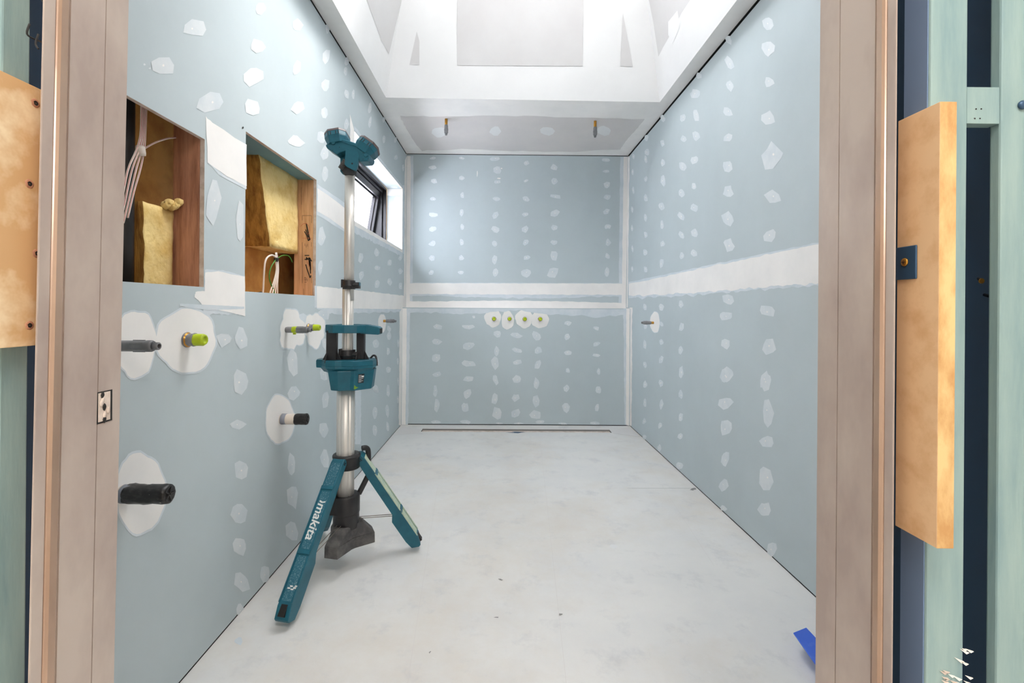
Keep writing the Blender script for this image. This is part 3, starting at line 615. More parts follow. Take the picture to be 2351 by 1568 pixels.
# strike hole with broken plaster, and the fixing marks
b = MB(); zc = onX(XJL, 254, 930).z; y_a, y_b = yat(XJL, 237), yat(XJL, 271)
z_a, z_b = zc-.0185, zc+.0185
def jx(z): return XJL + .012*(z-1.02)+.0008
b.box(jx(zc), jx(zc)+.0006, y_a, y_b, z_a, z_b, 'ink'); b.box(jx(zc)+.0005, jx(zc)+.0012, y_a+.0012, y_b-.0035, z_a+.002, z_b-.0015, 'core')
for k in range(7):
    yy_, zz = random.uniform(y_a+.003, y_b-.006), z_a+.004+k*.0048
    b.lathe([(.0005, 0), (.0045, .0004), (.004, .0012), (.0005, .0016)], Matrix.Translation((jx(zc)+.0008, yy_, zz)) @ Matrix.Rotation(PI/2, 4, 'Y') @ Matrix.Scale(.55, 4, (0, 1, 0)), 'core' if k % 3 else 'ink', 8, wob=.003)
child(b, 'strike_hole', jl)
b = MB(); mbh = b; b.box(XJL-.02, XJR+.015, .476, YF, 2.125, 2.14, 'jamb'); o = struct(b.build('trim_3'))
# packers, studs, noggin seen on the hall side of the frame
def at_(y, px, py): return onY(y, px, py)
stud('timber_stud', .4243, .4617, .466, .496, 0, 2.12, 'treated', 'pale green treated stud directly behind the particleboard packer')
b = MB(); b.box(.4231, .4242, .4685, .4955, 0, 2.12, 'bluegrey'); tag(b.build('side_shade_strip'), 'narrow blue grey strip standing for shade on the side of the stud behind the particleboard packer', 'strip')  # added strip: the timber's shaded side painted as its own colour
o = stud('timber_stud', .495, .56, .466, .4775, 0, 2.12, 'treated', 'pale green treated stud at the right edge of the photo')
b = MB(); c = at_(.466, 2345, 242); b.lathe([(.004, 0), (.0045, .0015), (.002, .003)], Matrix.Translation(c) @ Matrix.Rotation(PI/2, 4, 'X'), 'bluemetal', 16); sc_ = b.build('screw_head'); sc_.parent = o
za, zb_ = at_(.466, 2270, 283).z, at_(.466, 2270, 199).z
b = MB(); b.box(.4619, .4943, .467, .478, za, zb_, 'treated')
for (px, py) in ((2241,250),(2253,250),(2238,272),(2250,272)):
    p = at_(.4668, px, py); b.box(p.x-.0007, p.x+.0007, .4665, .467, p.z-.0006, p.z+.0006, 'ink')
tag(b.build('timber_noggin', bevel=.001), 'short pale timber block bridging the two right studs', 'noggin')
zt, zbm = at_(.438, 2188, 233).z, at_(.438, 2188, 1260).z
b = MB(); b.box(.4081, .4240, .438, .485, zbm, zt, 'chip'); 
for f in b.bm.faces:
    if abs(f.calc_center_median().y-.438) < 1e-4: f.material_index = b.mi('chip_edge')
pk = tag(b.build('packer_block', bevel=.0006), 'long particleboard packer fixed beside the right door jamb', 'packer')
b = MB(); c1 = onX(.4078, 2107, 562); c2_ = onX(.4078, 2107, 640); b.box(.4060, .4078, c1.y, .484, c2_.z, c1.z, 'bluemetal')
br = tag(b.build('fixing_bracket', bevel=.0008), 'small dark blue metal bracket with a brass screw on the particleboard packer', 'bracket')
b = MB(); p = onX(.4059, 2077, 602); b.lathe([(.0042, 0), (.004, .0008), (.002, .0014), (.0005, .0014)], Matrix.Translation(p) @ Matrix.Rotation(-PI/2, 4, 'Y'), 'brass', 18); b.box(p.x-.0017, p.x-.0012, p.y-.0022, p.y+.0022, p.z-.0003, p.z+.0003, 'ink'); b.box(p.x-.0017, p.x-.0012, p.y-.0003, p.y+.0003, p.z-.0022, p.z+.0022, 'ink')
o = b.build('screw'); o.parent = br
for (px, py, lb) in ((2252, 645, 'upper'), (2283, 684, 'lower')):
    b = MB(); p = at_(.50, px, py); b.tube([p, p+Vector((.018 if px < 2270 else .01, .02, .004))], .0016, 'ink', 8, smooth=0); b.lathe([(.0028, 0), (.0028, .0012)], Matrix.Translation(p) @ Matrix.Rotation(PI/2, 4, 'X'), 'brass', 12)
    tag(b.build('nail'), '%s of the two nail ends in the dark gap between the right studs' % lb, 'nail')
# splintered edge at the bottom of the stud
b = MB()
for k in range(34):
    px, py = random.uniform(2165, 2234), random.uniform(1490, 1600)
    if px < 2205 and py < 1545: continue
    p = at_(.4655, px, py); L = random.uniform(.004, .011)
    b.prism([(0, 0), (.003, .0015), (-L*.6, L*.5)], 0, .0012, 'plaster' if k % 3 else 'core', Matrix.Translation(p+Vector((0, -.0005, 0))))
tag(b.build('timber_splinters'), 'pale torn splinters low on the stud behind the particleboard packer', 'splinters', kind='stuff')
stud('timber_stud', -.56, -.4929, .466, .4945, 0, 2.12, 'treated', 'blue green treated stud at the left edge of the photo')
zt = onX(-.4765, 100, 208).z; zbm = onX(-.4765, 95, 792).z
b = MB(); b.box(-.4927, -.4765, .415, .492, zbm, zt, 'ply')
pk = tag(b.build('packer_block', bevel=.0006), 'plywood packer with white plaster smears and four screw holes by the left jamb', 'packer')
for (px, py) in ((82,237),(68,422),(85,582),(68,747)):
    p = onX(-.4763, px, py); b = MB(); b.lathe([(.0005, .0002), (.0024, .0005), (.0040, .0003), (.0046, -.0002)], Matrix.Translation(p) @ Matrix.Rotation(PI/2, 4, 'Y'), 'ink', 14, cap=False, wob=.0006, mats=['ink', 'red_stud', 'red_stud']); o = b.build('screw_hole'); o.parent = pk
b = MB(); p = [at_(.462, 68, 55), at_(.462, 62, 78), at_(.47, 80, 90), at_(.49, 100, 98), at_(.50, 112, 104)]; b.tube(p, .0009, 'ink', 6)
p = [at_(.464, 88, 78), at_(.464, 82, 100), at_(.464, 88, 112)]; b.tube(p, .0009, 'ink', 6)
tag(b.build('tie_wire'), 'bent black tie wire in front of the left stud', 'wire')
b = MB(); b.tube([at_(.51, 95, -20), at_(.50, 100, 2), at_(.51, 118, 16)], .002, 'ink', 8); tag(b.build('cable'), 'black cable at the top of the dark gap beside the left stud', 'cable')
# ------------------------------------------------------------------ pipes and fittings
RX = Matrix.Rotation(PI/2, 4, 'Y'); RXm = Matrix.Rotation(-PI/2, 4, 'Y'); RY = Matrix.Rotation(PI/2, 4, 'X')
def grey_pipe(base, R_, L, label, lime=False, r=.0125, brass=0, cat='pipe'):
    root = empty('pipe_stub', base, label, cat); T = R_
    def part(b, name): o = b.build(name); o.parent = root; return o
    s = 0
    if brass:
        b = MB(); b.lathe([(r*.75, -.012), (r*.75, brass)], T, 'brass', 20); part(b, 'brass_tail'); s = brass
    b = MB(); b.lathe([(r*.9, s-.01 if not s else s), (r*.9, s+.004), (r, s+.008), (r, L-.016), (r*1.06, L-.014), (r*1.06, L-.004), (r*.9, L)], T, 'greypipe', 24)
    for k in range(6): b.box(r*.9, r*1.1, -.0012, .0012, s+(L-s)*.45, L-.018, 'greypipe', T @ Matrix.Rotation(k*PI/3, 4, 'Z'))
    part(b, 'pipe_body')
    b = MB(); b.lathe([(r*.70, L-.002), (r*.70, L+.012), (r*.62, L+.013), (r*.42, L+.013), (r*.42, L+.004), (r*.1, L+.003)], T, 'greypipe', 20, mats=['greypipe', 'greypipe', 'greypipe', 'greydark', 'greydark']); part(b, 'pipe_tip')
    if lime:
        b = MB(); b.lathe([(r*1.05, L*.30), (r*1.09, L*.34), (r*1.09, L*.47), (r*1.05, L*.50)], T, 'lime', 20, wob=.0012); b.box(-.002, .003, -r*1.5, -r*.9, L*.33, L*.45, 'lime', T @ Matrix.Rotation(PI/2, 4, 'Z')); part(b, 'lime_tape')
    return root
def lime_cap(base, R_, L, label, r=.018, group=None):
    root = empty('capped_tap_fitting', base, label, 'tap fitting', group); T = R_
    def part(b, name): o = b.build(name); o.parent = root; return o
    b = MB(); b.lathe([(r*1.15, -.012), (r*1.15, L*.12), (r*.95, L*.16), (r*.95, L*.38), (r*1.05, L*.42), (r*1.0, L*.5)], T, 'greypipe', 24, mats=['greypipe', 'brass', 'greypipe', 'greypipe', 'greypipe'], wob=.001); part(b, 'threaded_collar')
    b = MB(); b.lathe([(r*.95, L*.45), (r*.98, L*.52), (r*.90, L*.92), (r*.78, L), (r*.50, L), (r*.44, L*.93), (r*.05, L*.92)], T, 'lime', 10, wob=.0022)
    part(b, 'lime_cap')
    return root
def waste(base, L, label, r, white):
    root = empty('waste_pipe', base, label, 'pipe')
    def part(b, name): o = b.build(name); o.parent = root; return o
    b = MB(); b.lathe([(r, -.012), (r, L*.92)], RX, 'pvc', 30); part(b, 'pipe_body')
    b = MB(); b.lathe([(r*1.02, 0.004), (r*1.02, L*.22)], RX, 'primer', 30, wob=.0007); part(b, 'glue_ring')
    s = .55 if white else .12
    b = MB(); pr = [(r*1.04, L*s)] + [(r*(1.07+.02*math.sin(k*1.7)), L*(s+(1-s)*k/9)) for k in range(1, 9)] + [(r*1.0, L), (r*.75, L*1.01), (r*.5, L*.985), (r*.1, L*.99)]
    b.lathe(pr, RX, 'tape', 30, wob=.0028 if not white else .0018)
    for k in range(5): b.box(-.0015, .0015, r*.1, r*.85, L*.98, L*1.015, 'tape', RX @ Matrix.Rotation(k*1.25, 4, 'Z'))
    part(b, 'tape_wrap')
p = onX(XL, 268, 794); grey_pipe(p, RX, .082, 'grey threaded pipe stub beside the left door jamb')
p = onX(XL, 427, 780); lime_cap(p, RX, .052, 'large lime capped fitting in a round plaster patch near the left jamb', .018)
p = onX(XL, 656, 757); grey_pipe(p, RX, .090, 'grey pipe stub with a lime tape band below the far wall opening', True, .0125)
p = onX(XL, 706, 752); lime_cap(p, RX, .056, 'lime capped fitting beside the lime banded grey pipe on the left wall', .0155)
p = onX(XL, 280, 1134); waste(p, .108, 'waste pipe wrapped wholly in black tape low beside the left jamb', .0205, False)
p = onX(XL, 645, 962); waste(p, .104, 'cream waste pipe with a black taped end on the left wall', .0205, True)
p = onX(XL, 880, 737); grey_pipe(p, RX, .082, 'small grey pipe stub on the left wall right of the work light', False, .0125, .02)
p = onX(XR, 1501, 741); grey_pipe(p, RXm, .078, 'small grey pipe stub with brass tail on the right wall', False, .0125, .02)
RD = Matrix.Rotation(PI, 4, 'X')
p = onZ(ZC, 1024.5, 273); grey_pipe(p, RD, .105, 'left of the two shower pipe stubs hanging from the ceiling', False, .0135, .045)
p = onZ(ZC, 1366.5, 278); grey_pipe(p, RD, .105, 'right of the two shower pipe stubs hanging from the ceiling', False, .0135, .045)
for k, ((a, b_), nm) in enumerate(zip(((918,360),(1057,360),(1194,362),(1332,362)), ('leftmost', 'second from left', 'second from right', 'rightmost'))):
    p = onY(YLOW, 900+a/3.918, 640+b_/3.918); lime_cap(p, RY, .055, '%s of the four lime capped fittings in a row on the back wall' % nm, .0165, 'capped taps on the back wall')
# ------------------------------------------------------------------ tripod work light
PD = 1.86
base = onY(PD, 797, 900); PX = base.x
root = empty('tripod_work_light', (PX, PD, 0), 'teal and black tripod work light with an extended aluminium pole and twin lamp heads', 'work light')
def zpx(py, px=797): return onY(PD, px, py).z
def part(b, name, par=root, bevel=0, fixn=True):
    o = b.build(name, None, bevel, fixn=fixn); o.parent = par
    if par is root: o.matrix_parent_inverse = Matrix.Translation(-Vector(root.location))
    return o
TP = Matrix.Translation((PX, PD, 0))
def lx(px): return onY(PD, px, 706).x-PX          # pixel column to local x
def fl_(depth, cols):
    def f(a):
        for c_, wd in cols:
            d = abs((a-c_+PI) % (2*PI)-PI)
            if d < wd: return depth
        return 0
    return f
zz = zpx
b = MB(); b.lathe([(.034, zz(1195)), (.034, zz(860))], TP @ Matrix.Translation((lx(795.5), 0, 0)), 'alu', 72, flute=fl_(.0035, ((-PI/2-.25, .07), (-PI/2+.75, .07), (PI/2, .07), (-PI/2+1.5, .06)))); part(b, 'lower_pole')
b = MB(); b.lathe([(.0215, zz(880)), (.0215, zz(655))], TP @ Matrix.Translation((lx(799), 0, 0)), 'alu', 60, flute=fl_(.002, ((-PI/2-.05, .07), (-PI/2+.85, .1)))); part(b, 'middle_pole')
b = MB(); b.lathe([(.0190, zz(690)), (.0190, zz(388))], TP @ Matrix.Translation((lx(801), 0, 0)), 'alu', 60, flute=fl_(.0015, ((-PI/2-.3, .08),))); part(b, 'upper_pole')
def clamp(py0, py1, cx_, r, name='pole_clamp'):
    T = TP @ Matrix.Translation((lx(cx_), 0, 0)); b = MB(); z0, z1 = zz(py1), zz(py0); h = z1-z0
    b.lathe([(r, z0), (r, z0+h*.35), (r*1.05, z0+h*.36), (r*1.05, z0+h*.42), (r, z0+h*.43), (r, z1)], T, 'black', 30)
    b.box(r*.5, r*1.75, -.016, .010, z0+h*.08, z0+h*.78, 'black', T); b.box(-r*1.15, -r*.8, -.012, .012, z0+h*.2, z1+h*.1, 'black', T)
    b.lathe([(.006, 0), (.006, .02)], T @ Matrix.Translation((r*.8, -.018, z0+h*.5)) @ RX, 'black', 14)
    o = part(b, name, bevel=.001)
    b = MB(); b.box(r*1.60, r*1.78, -.012, .008, z0+h*.4, z0+h*.8, 'teal', T); part(b, 'clamp_lever', o, .0008)
clamp(644, 664, 801, .0245); clamp(803, 824, 799.5, .029)
# body: tray, bucket, uprights, handle ring
FL = [(-.119, -.004), (-.112, -.028), (-.088, -.036), (-.060, -.070), (-.020, -.082), (.0, -.072), (.046, -.076), (.066, -.060), (.108, -.030), (.112, .010), (.100, .045), (.050, .080), (-.040, .080), (-.085, .050), (-.117, .022)]
b = MB(); z1, z0 = zz(824), zz(848)
b.loft([(x*.99, y*.99) for x, y in FL], z0+.010, FL, z0+.020, 'teal', TP); b.loft(FL, z0+.020, FL, z1-.004, 'teal', TP); b.loft(FL, z1-.004, [(x*.975, y*.975) for x, y in FL], z1, 'teal', TP)
b.loft([(-.085, -.02), (-.05, -.06), (.06, -.055), (.10, -.02), (.09, .05), (-.06, .06)], z0-.006, [(-.10, -.02), (-.055, -.075), (.065, -.065), (.108, -.02), (.10, .05), (-.07, .07)], z0+.012, 'teal', TP)
tray = part(b, 'tray', bevel=.0015)
BK0 = [(-.044, -.058), (-.012, -.070), (.030, -.060), (.046, -.062), (.098, -.012), (.094, .045), (.03, .065), (-.045, .05)]
BK1 = [(-.056, -.062), (-.012, -.076), (.034, -.064), (.050, -.066), (.110, -.014), (.102, .050), (.03, .070), (-.055, .055)]
b = MB(); zk0, zk1 = zz(891), zz(846); b.loft(BK0, zk0, BK1, zk1, 'teal', TP); bk_ = part(b, 'battery_housing', bevel=.004)
# lime overspray and rating label on the housing's right face
def facept(u, v, off=.0012):
    a0, a1 = Vector(BK0[3]+(zk0,)), Vector(BK0[4]+(zk0,)); b0, b1 = Vector(BK1[3]+(zk1,)), Vector(BK1[4]+(zk1,))
    p = (a0*(1-u)+a1*u)*(1-v)+(b0*(1-u)+b1*u)*v; n_ = (a1-a0).cross(b0-a0).normalized()
    if n_.y > 0: n_ = -n_
    return p+n_*off+Vector((PX, PD, 0))
b = MB(); b.face([facept(.18, .36), facept(.50, .36), facept(.50, .82), facept(.18, .82)], 'label')
for k in range(7):
    v = .41+k*.055; b.face([facept(.21, v, .0016), facept(.46 if k % 2 else .36, v, .0016), facept(.46 if k % 2 else .36, v+.018, .0016), facept(.21, v+.018, .0016)], 'letters')
b.face([facept(.36, .64, .0017), facept(.48, .64, .0017), facept(.48, .73, .0017), facept(.36, .73, .0017)], 'letters')
part(b, 'rating_label', bk_, fixn=False)
b = MB(); b.face([facept(-.02, .10), facept(.06, .08), facept(.24, .16), facept(.10, .20), facept(.0, .30)], 'limespray'); part(b, 'lime_smear', bk_, fixn=False)
# hook at the right
b = MB(); b.tube([(PX+.080, PD+.03, zz(826)), (PX+.092, PD+.03, zz(818)), (PX+.104, PD+.025, zz(819)), (PX+.110, PD+.02, zz(830)), (PX+.112, PD+.015, zz(840))], .004, 'black', 8); part(b, 'cord_hook')
def upright(x0, x1, yc, name='upright'):
    b = MB(); za, zb2 = zz(829), zz(758)
    b.box(x0, x1, yc-.012, yc+.012, za, zb2, 'black', TP); xm = (x0+x1)/2
    for xa, sg in ((x0, -1), (x1, 1)):
        b.prism([(xa, za), (xa+sg*.022, za), (xa, za+.042)], yc-.002, yc+.002, 'black', TP)
    for sg in (-1, 1):
        T2 = TP @ Matrix.Translation((xm, yc+sg*.012, 0)) @ Matrix.Rotation(PI/2*-sg, 4, 'Z')
        b.prism([(0, za), (-.024, za), (0, za+.045)] if False else [(0, za), (.024, za), (0, za+.045)], -.002, .002, 'black', TP @ Matrix.Translation((x0+.004 if sg < 0 else x1-.004, yc+sg*.012, 0)) @ Matrix.Rotation(sg*PI/2, 4, 'Z'))
    return part(b, name, bevel=.0008)
upright(lx(759.5), lx(781.5), -.035); upright(lx(821), lx(838), .000)
# top ring with tongue
OUT = [(-.080, -.015), (-.074, -.035), (-.035, -.066), (.010, -.070), (.055, -.060), (.085, -.030), (.088, .020), (.055, .055), (-.03, .062), (-.075, .030)]
INN = [(-.052, -.010), (-.048, -.022), (-.022, -.042), (.008, -.044), (.036, -.038), (.055, -.018), (.057, .013), (.036, .035), (-.02, .040), (-.048, .020)]
b = MB(); zr0, zr1 = zz(763), zz(745)
V = [[b.bm.verts.new((PX+x, PD+y, z)) for x, y in o_] for o_, z in ((OUT, zr0), (OUT, zr1), (INN, zr1), (INN, zr0))]
for i in range(4):
    for k in range(len(OUT)):
        f = b.bm.faces.new([V[i][k], V[i][(k+1) % 10], V[(i+1) % 4][(k+1) % 10], V[(i+1) % 4][k]]); f.material_index = b.mi('teal')
b.prism([(.055, zr1), (.085, zr1), (lx(872), zz(749)), (lx(877), zz(752)), (lx(877), zz(765)), (lx(873), zz(767)), (.06, zz(765))], -.034, .012, 'teal', TP)
ringo = part(b, 'carry_ring', bevel=.0025)
b = MB(); b.box(lx(877)-.001, lx(877)+.0006, -.028, .006, zz(764), zz(753), 'ink', TP); part(b, 'ring_slot', ringo)
# ---- head assembly (outlines measured in the lamp's own plane)
def hp(u, v): p = onY(PD, 730+u/12.06, 290+v/12.06); return (p.x-PX, p.z)
b = MB()
b.prism([hp(*q) for q in ((445,470),(520,425),(650,410),(850,455),(1020,510),(1215,580),(1330,670),(1400,760),(1470,860),(1520,900),(1510,980),(1460,1035),(1270,1040),(1235,1060),(1180,960),(900,740),(700,800),(590,870),(540,820),(340,690),(290,610),(330,560),(430,560))], -.034, .030, 'teal', TP)
cb = part(b, 'cross_arm', bevel=.004)
b = MB()
b.prism([hp(*q) for q in ((640,445),(860,480),(1200,600),(1180,650),(960,600),(720,500))], -.0375, -.034, 'teal', TP)
part(b, 'arm_recess', cb, .0006)
for q, r in (((655,512),.0032), ((505,577),.0016), ((680,660),.0014), ((1155,800),.0014), ((1318,815),.0014), ((1320,985),.0014), ((1462,985),.0014), ((343,660),.0014), ((492,745),.0014)):
    p = hp(*q); b = MB(); b.lathe([(r, 0), (r, .0012)], TP @ Matrix.Translation((p[0], -.0335 if q != (655,512) else -.0365, p[1])) @ RY, 'ink', 12); part(b, 'screw_hole', cb)
for (cxx, cyy, r_) in ((520,545,.0075), (1400,880,.008)):
    p = hp(cxx, cyy); b = MB(); b.lathe([(r_, -.001), (r_, .004), (r_*.8, .006)], TP @ Matrix.Translation((p[0], -.034, p[1])) @ RY, 'teal', 18); part(b, 'hinge_boss', cb, .0004)
b = MB()
b.prism([hp(*q) for q in ((850,720),(1200,780),(1215,900),(1150,1240),(1110,1290),(1040,1275),(860,1180),(820,1130))], -.036, -.022, 'teal', TP)
p = hp(1028, 1110); b.lathe([(.0034, 0), (.0034, .0012)], TP @ Matrix.Translation((p[0], -.0362, p[1])) @ RY, 'ink', 12)
part(b, 'yoke_plate', bevel=.002)
b = MB(); b.prism([hp(*q) for q in ((585,800),(830,760),(800,1200),(800,1360),(640,1290),(585,1220))], .012, .026, 'teal', TP); part(b, 'yoke_plate', bevel=.002)
b = MB(); b.prism([hp(*q) for q in ((770,1000),(900,1000),(1040,1260),(1040,1310),(1000,1390),(780,1390),(690,1250))], -.021, .014, 'black', TP)
part(b, 'tilt_knuckle', bevel=.002)
p = hp(735, 1080); b = MB()
prf = []
for k in range(9): prf += [(.0100, k*.0045), (.0125, k*.0045+.001), (.0125, k*.0045+.003), (.0100, k*.0045+.004)]
b.lathe(prf, TP @ Matrix.Translation((p[0]-.008, -.019, p[1]-.020)) @ Matrix.Rotation(math.radians(32), 4, 'Y'), 'rubber', 20); part(b, 'ribbed_knob')
def lamp(c, ang, wd, hh, name='lamp_head', tilt=-8):
    """octagonal lamp whose face points up along its own z"""
    px_, pz_ = hp(*c); T = TP @ Matrix.Translation((px_, 0, pz_)) @ Matrix.Rotation(math.radians(ang), 4, 'Y') @ Matrix.Rotation(math.radians(tilt), 4, 'X')
    def octo(a, d, ch): return [(-a+ch, -d), (a-ch, -d), (a, -d+ch), (a, d-ch), (a-ch, d), (-a+ch, d), (-a, d-ch), (-a, -d+ch)]
    a, d = wd/2, .046
    b = MB(); b.loft(octo(a*.80, d*.78, .014), -hh*.62, octo(a, d, .02), -hh*.05, 'teal', T); b.loft(octo(a, d, .02), -hh*.05, octo(a, d, .02), hh*.35, 'teal', T); o = part(b, name, bevel=.0015)
    b = MB(); b.loft(octo(a*1.01, d*1.01, .02), hh*.35, octo(a*.99, d*.99, .02), hh*.55, 'bezel', T); bo = part(b, 'bezel', o, .0006)
    b = MB(); b.loft(octo(a*.84, d*.84, .016), hh*.552, octo(a*.84, d*.84, .016), hh*.575, 'lens', T); part(b, 'lens', o)
    b = MB()
    for k in (-2, -1, 1, 2):
        x = k*.010; b.box(x-.0015, x+.0015, -d-.0006, -d+.002, -hh*.02, hh*.28, 'ink', T)
    part(b, 'vent', o)
    return o
lamp((548, 400), -10, .084, .046, tilt=-14); lamp((1350, 640), 35, .084, .046, tilt=-14)
# ---- hub
b = MB(); zt, zb3 = zz(1042), zz(1073)
b.lathe([(.036, zt), (.0515, zt), (.0535, zt-.004), (.0535, zt-.010), (.051, zt-.012), (.050, zb3), (.036, zb3)], TP, 'black', 40); hub = part(b, 'hub_collar')
b = MB(); b.lathe([(.006, 0), (.006, .002)], TP @ Matrix.Translation((lx(797)-.004, -.0505, zt-.022)) @ RY, 'ink', 12); part(b, 'hub_screw', hub)
b = MB(); zc0, zc1 = zz(1196), zz(1134)
b.lathe([(.0495, zc0-.02), (.0495, zc0+.035), (.0515, zc0+.037), (.0515, zc1-.004), (.050, zc1), (.034, zc1)], TP, 'black', 40)
b.box(-.050, -.026, -.044, .03, zc0+.04, zb3+.01, 'black', TP); b.box(-.046, -.020, .018, .044, zc0+.04, zb3+.01, 'black', TP)
part(b, 'hub_base', bevel=.001)
b = MB(); b.tube([(PX+.05, PD+.035, zt+.012), (PX+.064, PD+.045, zt+.010), (PX+.071, PD+.05, zt-.01), (PX+.071, PD+.05, zz(1098)), (PX+.068, PD+.047, zz(1105)), (PX+.040, PD+.03, zz(1140))], .0105, 'black', 14, smooth=4); part(b, 'grab_handle')
# legs: foot points on the floor, measured
feet = [onZ(0, 645, 1450), onZ(0, 965, 1262), Vector((XL+.055, 2.13, 0))]
angs = []
for f_ in feet: angs.append(math.atan2(f_.y-PD, f_.x-PX))
# dusty tri-lobed foot weight
b = MB(); LB0, LB1, LB2 = [], [], []
av = [angs[0], angs[1], angs[2]]; av = sorted(a % (2*PI) for a in av)
for i, a in enumerate(av):
    nx_ = av[(i+1) % 3] + (2*PI if i == 2 else 0)
    mid = (a+nx_)/2
    for da, r in ((-.25, .110), (.25, .110)): LB0.append((r*math.cos(a+da), r*math.sin(a+da))); LB1.append((r*.99*math.cos(a+da), r*.99*math.sin(a+da))); LB2.append((.064*math.cos(a+da*1.3), .064*math.sin(a+da*1.3)))
    
    for dm in (-.16, .16):
        r = .050; LB0.append((r*math.cos(mid+dm), r*math.sin(mid+dm))); LB1.append((r*math.cos(mid+dm), r*math.sin(mid+dm))); LB2.append((.046*math.cos(mid+dm), .046*math.sin(mid+dm)))
zf = .085
b.loft(LB0, zf, LB1, zf+.042, 'rubber', TP); b.loft(LB1, zf+.042, LB2, zc0-.004, 'rubber', TP); part(b, 'foot_weight', bevel=.002)
def leg(foot, ang, toph, wdt, dusty, name='leg', rtop=.052, letters=False, roll=0):
    top = Vector((PX+rtop*math.cos(ang), PD+rtop*math.sin(ang), toph))
    d = (foot-top); L = d.length; t = d.normalized(); side = Vector((-math.sin(ang), math.cos(ang), 0)); n = side.cross(t).normalized()
    if n.z < 0: n = -n
    if roll: n = (Matrix.Rotation(roll, 3, t) @ n)
    side = n.cross(t)                              # t, side, n form a right-handed frame
    T = Matrix(((t.x, side.x, n.x, top.x), (t.y, side.y, n.y, top.y), (t.z, side.z, n.z, top.z), (0, 0, 0, 1)))
    # local: x along leg, y sideways, z outward normal
    h = wdt/2
    prof = [(-.006, -.016), (-.012, -.006), (-.004, .010), (.012, .014), (L*.60, .014), (L-.040, .014), (L-.004, .004), (L, -.006), (L-.012, -.034), (L-.05, -.040), (L*.62+.02, -.040), (L*.60, -.022), (L*.2, -.020)]
    b = MB(); b.prism(prof, -h, h, 'teal', T); o = part(b, name, bevel=.002)
    fm = 'teal_dust' if dusty else 'teal_rough'
    b = MB(); hi = h-.007
    b.box(.012, L*.20, -hi, hi, .0138, .0155, fm, T); b.box(L*.23, L*.60, -hi*.92, hi*.92, .0138, .0146, fm, T); b.box(L*.64, L-.055, -hi*.92, hi*.92, .0138, .0146, fm, T)
    part(b, 'leg_channel', o, .0005)
    b = MB()
    for sg in (-1, 1): b.box(L*.19, L-.05, sg*h-.0035 if sg > 0 else -h, sg*h if sg > 0 else -h+.0035, .013, .0175, 'teal' if not dusty else 'teal_dust', T)
    b.box(L*.60, L*.63, -h, h, .013, .0175, 'teal', T); b.box(L*.19, L*.215, -h, h, .013, .0175, 'teal', T)
    part(b, 'leg_rail', o, .0008)
    b = MB(); b.box(L-.046, L-.012, -h*.45, h*.45, .006, .0152, 'ink', T @ Matrix.Translation((0, 0, 0))); part(b, 'foot_slot', o, .001)
    for sg in (-1, 1):
        b = MB()
        for u, v in ((.004, -.009), (.004, -.003), (.010, -.009), (.010, -.003)): b.box(u, u+.004, sg*(h+.0004)-.0006, sg*(h+.0004)+.0006, v+.002, v+.006, 'ink', T)
        part(b, 'rivet_holes', o)
    if letters:
        # lettering reads from the hinge down to the foot, tops of the letters to the right
        Tm = T @ Matrix.Translation((L*.425, .0, .0149)) @ Matrix(((1, 0, 0, 0), (0, 1, 0, 0), (0, 0, 1, 0), (0, 0, 0, 1)))
        lt = text_mesh('makita', .046, Tm, 'letters', 'brand_lettering', None, shear=.22, offset=.0007, ext=.0003)
        lt.parent = o
        b = MB(); b.prism([(L*.290, -.010), (L*.300, -.012), (L*.308, -.002), (L*.304, .011), (L*.294, .013), (L*.299, .0)], .0147, .0152, 'letters', T @ Matrix(((1, 0, 0, 0), (0, 0, 1, 0), (0, 1, 0, 0), (0, 0, 0, 1)))); part(b, 'swoosh', o)
        b = MB()
        for k in range(6): u = L*.80+random.uniform(0, .016); v = random.uniform(-.012, .012); b.box(u, u+.004, v, v+.01, .0147, .0153, 'letters', T)
        part(b, 'plaster_smear', o)
    return o, top, t, T, L
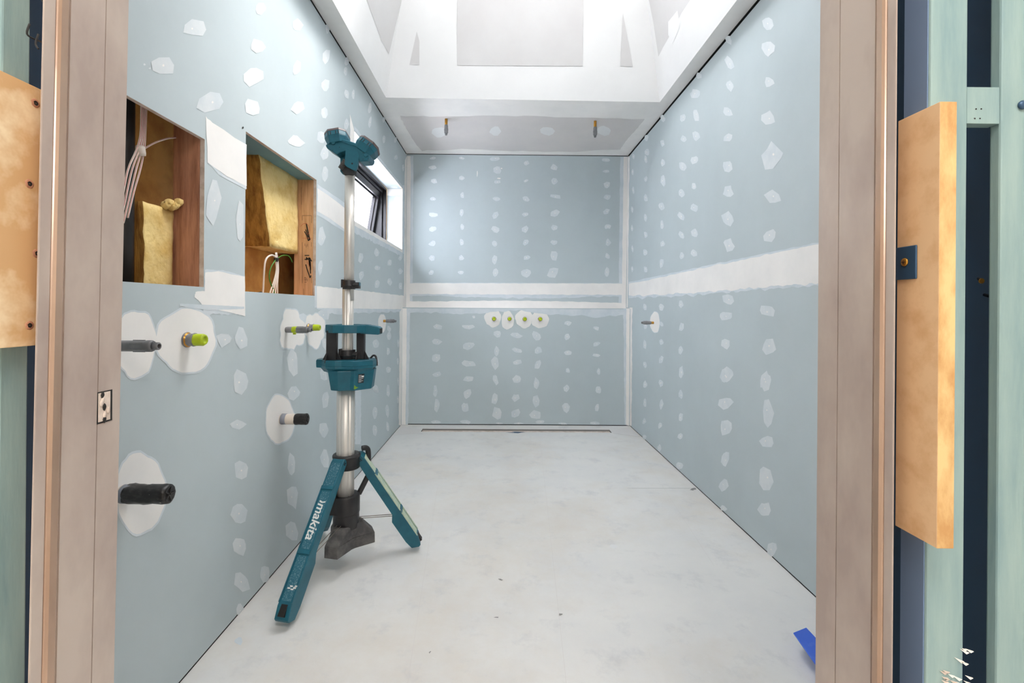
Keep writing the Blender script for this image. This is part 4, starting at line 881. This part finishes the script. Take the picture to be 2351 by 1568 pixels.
f0 = feet[0]+Vector((0, 0, .004))
legs = []
for i, (f_, dusty) in enumerate(zip(feet, (False, True, False))):
    off = Vector((0, 0, .036 if i != 2 else .036))
    legs.append(leg(f_+Vector((0, 0, .030)), angs[i], zz(1048)-.002, .050 if i == 0 else .046, dusty, letters=(i == 0), roll=(0, .35, 0)[i]))
for o, top, t, T, L in legs:
    a = math.atan2(t.y, t.x); p1 = T @ Vector((L*.63, 0, -.03)); s_ = Vector((-math.sin(a), math.cos(a), 0))
    for sg in (-1, 1):
        b = MB(); p0 = Vector((PX+.052*math.cos(a), PD+.052*math.sin(a), zc0+.004)); b.tube([p0+s_*.008*sg, p1+s_*.008*sg], .0014, 'wire', 8, smooth=0); part(b, 'brace_wire')
# ------------------------------------------------------------------ blue plastic float behind the right jamb
q = [onZ(.055, 1821, 1452), onZ(.055, 1851, 1440), onZ(.03, 1950, 1545), onZ(.03, 1925, 1600)]
rt_ = empty('plastic_float', (q[2].x, q[2].y, 0), 'blue plastic plastering float on the floor behind the right door jamb', 'trowel')
b = MB(); va = [Vector(p) for p in q]; b_ = [p-Vector((0, 0, .004)) for p in va]
vs = [b.bm.verts.new(p) for p in va]; vb = [b.bm.verts.new(p) for p in b_]
for qd in (vs, vb[::-1]): f = b.bm.faces.new(qd); f.material_index = b.mi('blue')
for i in range(4): f = b.bm.faces.new([vs[i], vb[i], vb[(i+1) % 4], vs[(i+1) % 4]]); f.material_index = b.mi('blue')
o = b.build('float_blade', bevel=.0015); o.parent = rt_; o.matrix_parent_inverse = Matrix.Translation(-Vector(rt_.location))
m0 = (va[1]+va[2]+va[3]+va[0])/4; m1 = (va[2]+va[3])/2
b = MB(); b.tube([Vector((m0.x, m0.y, m0.z-.006)), Vector((m0.x*.8+m1.x*.2, m0.y*.8+m1.y*.2, .014)), Vector((m1.x, m1.y, .013))], .012, 'blue', 12); o = b.build('float_handle'); o.parent = rt_; o.matrix_parent_inverse = Matrix.Translation(-Vector(rt_.location))
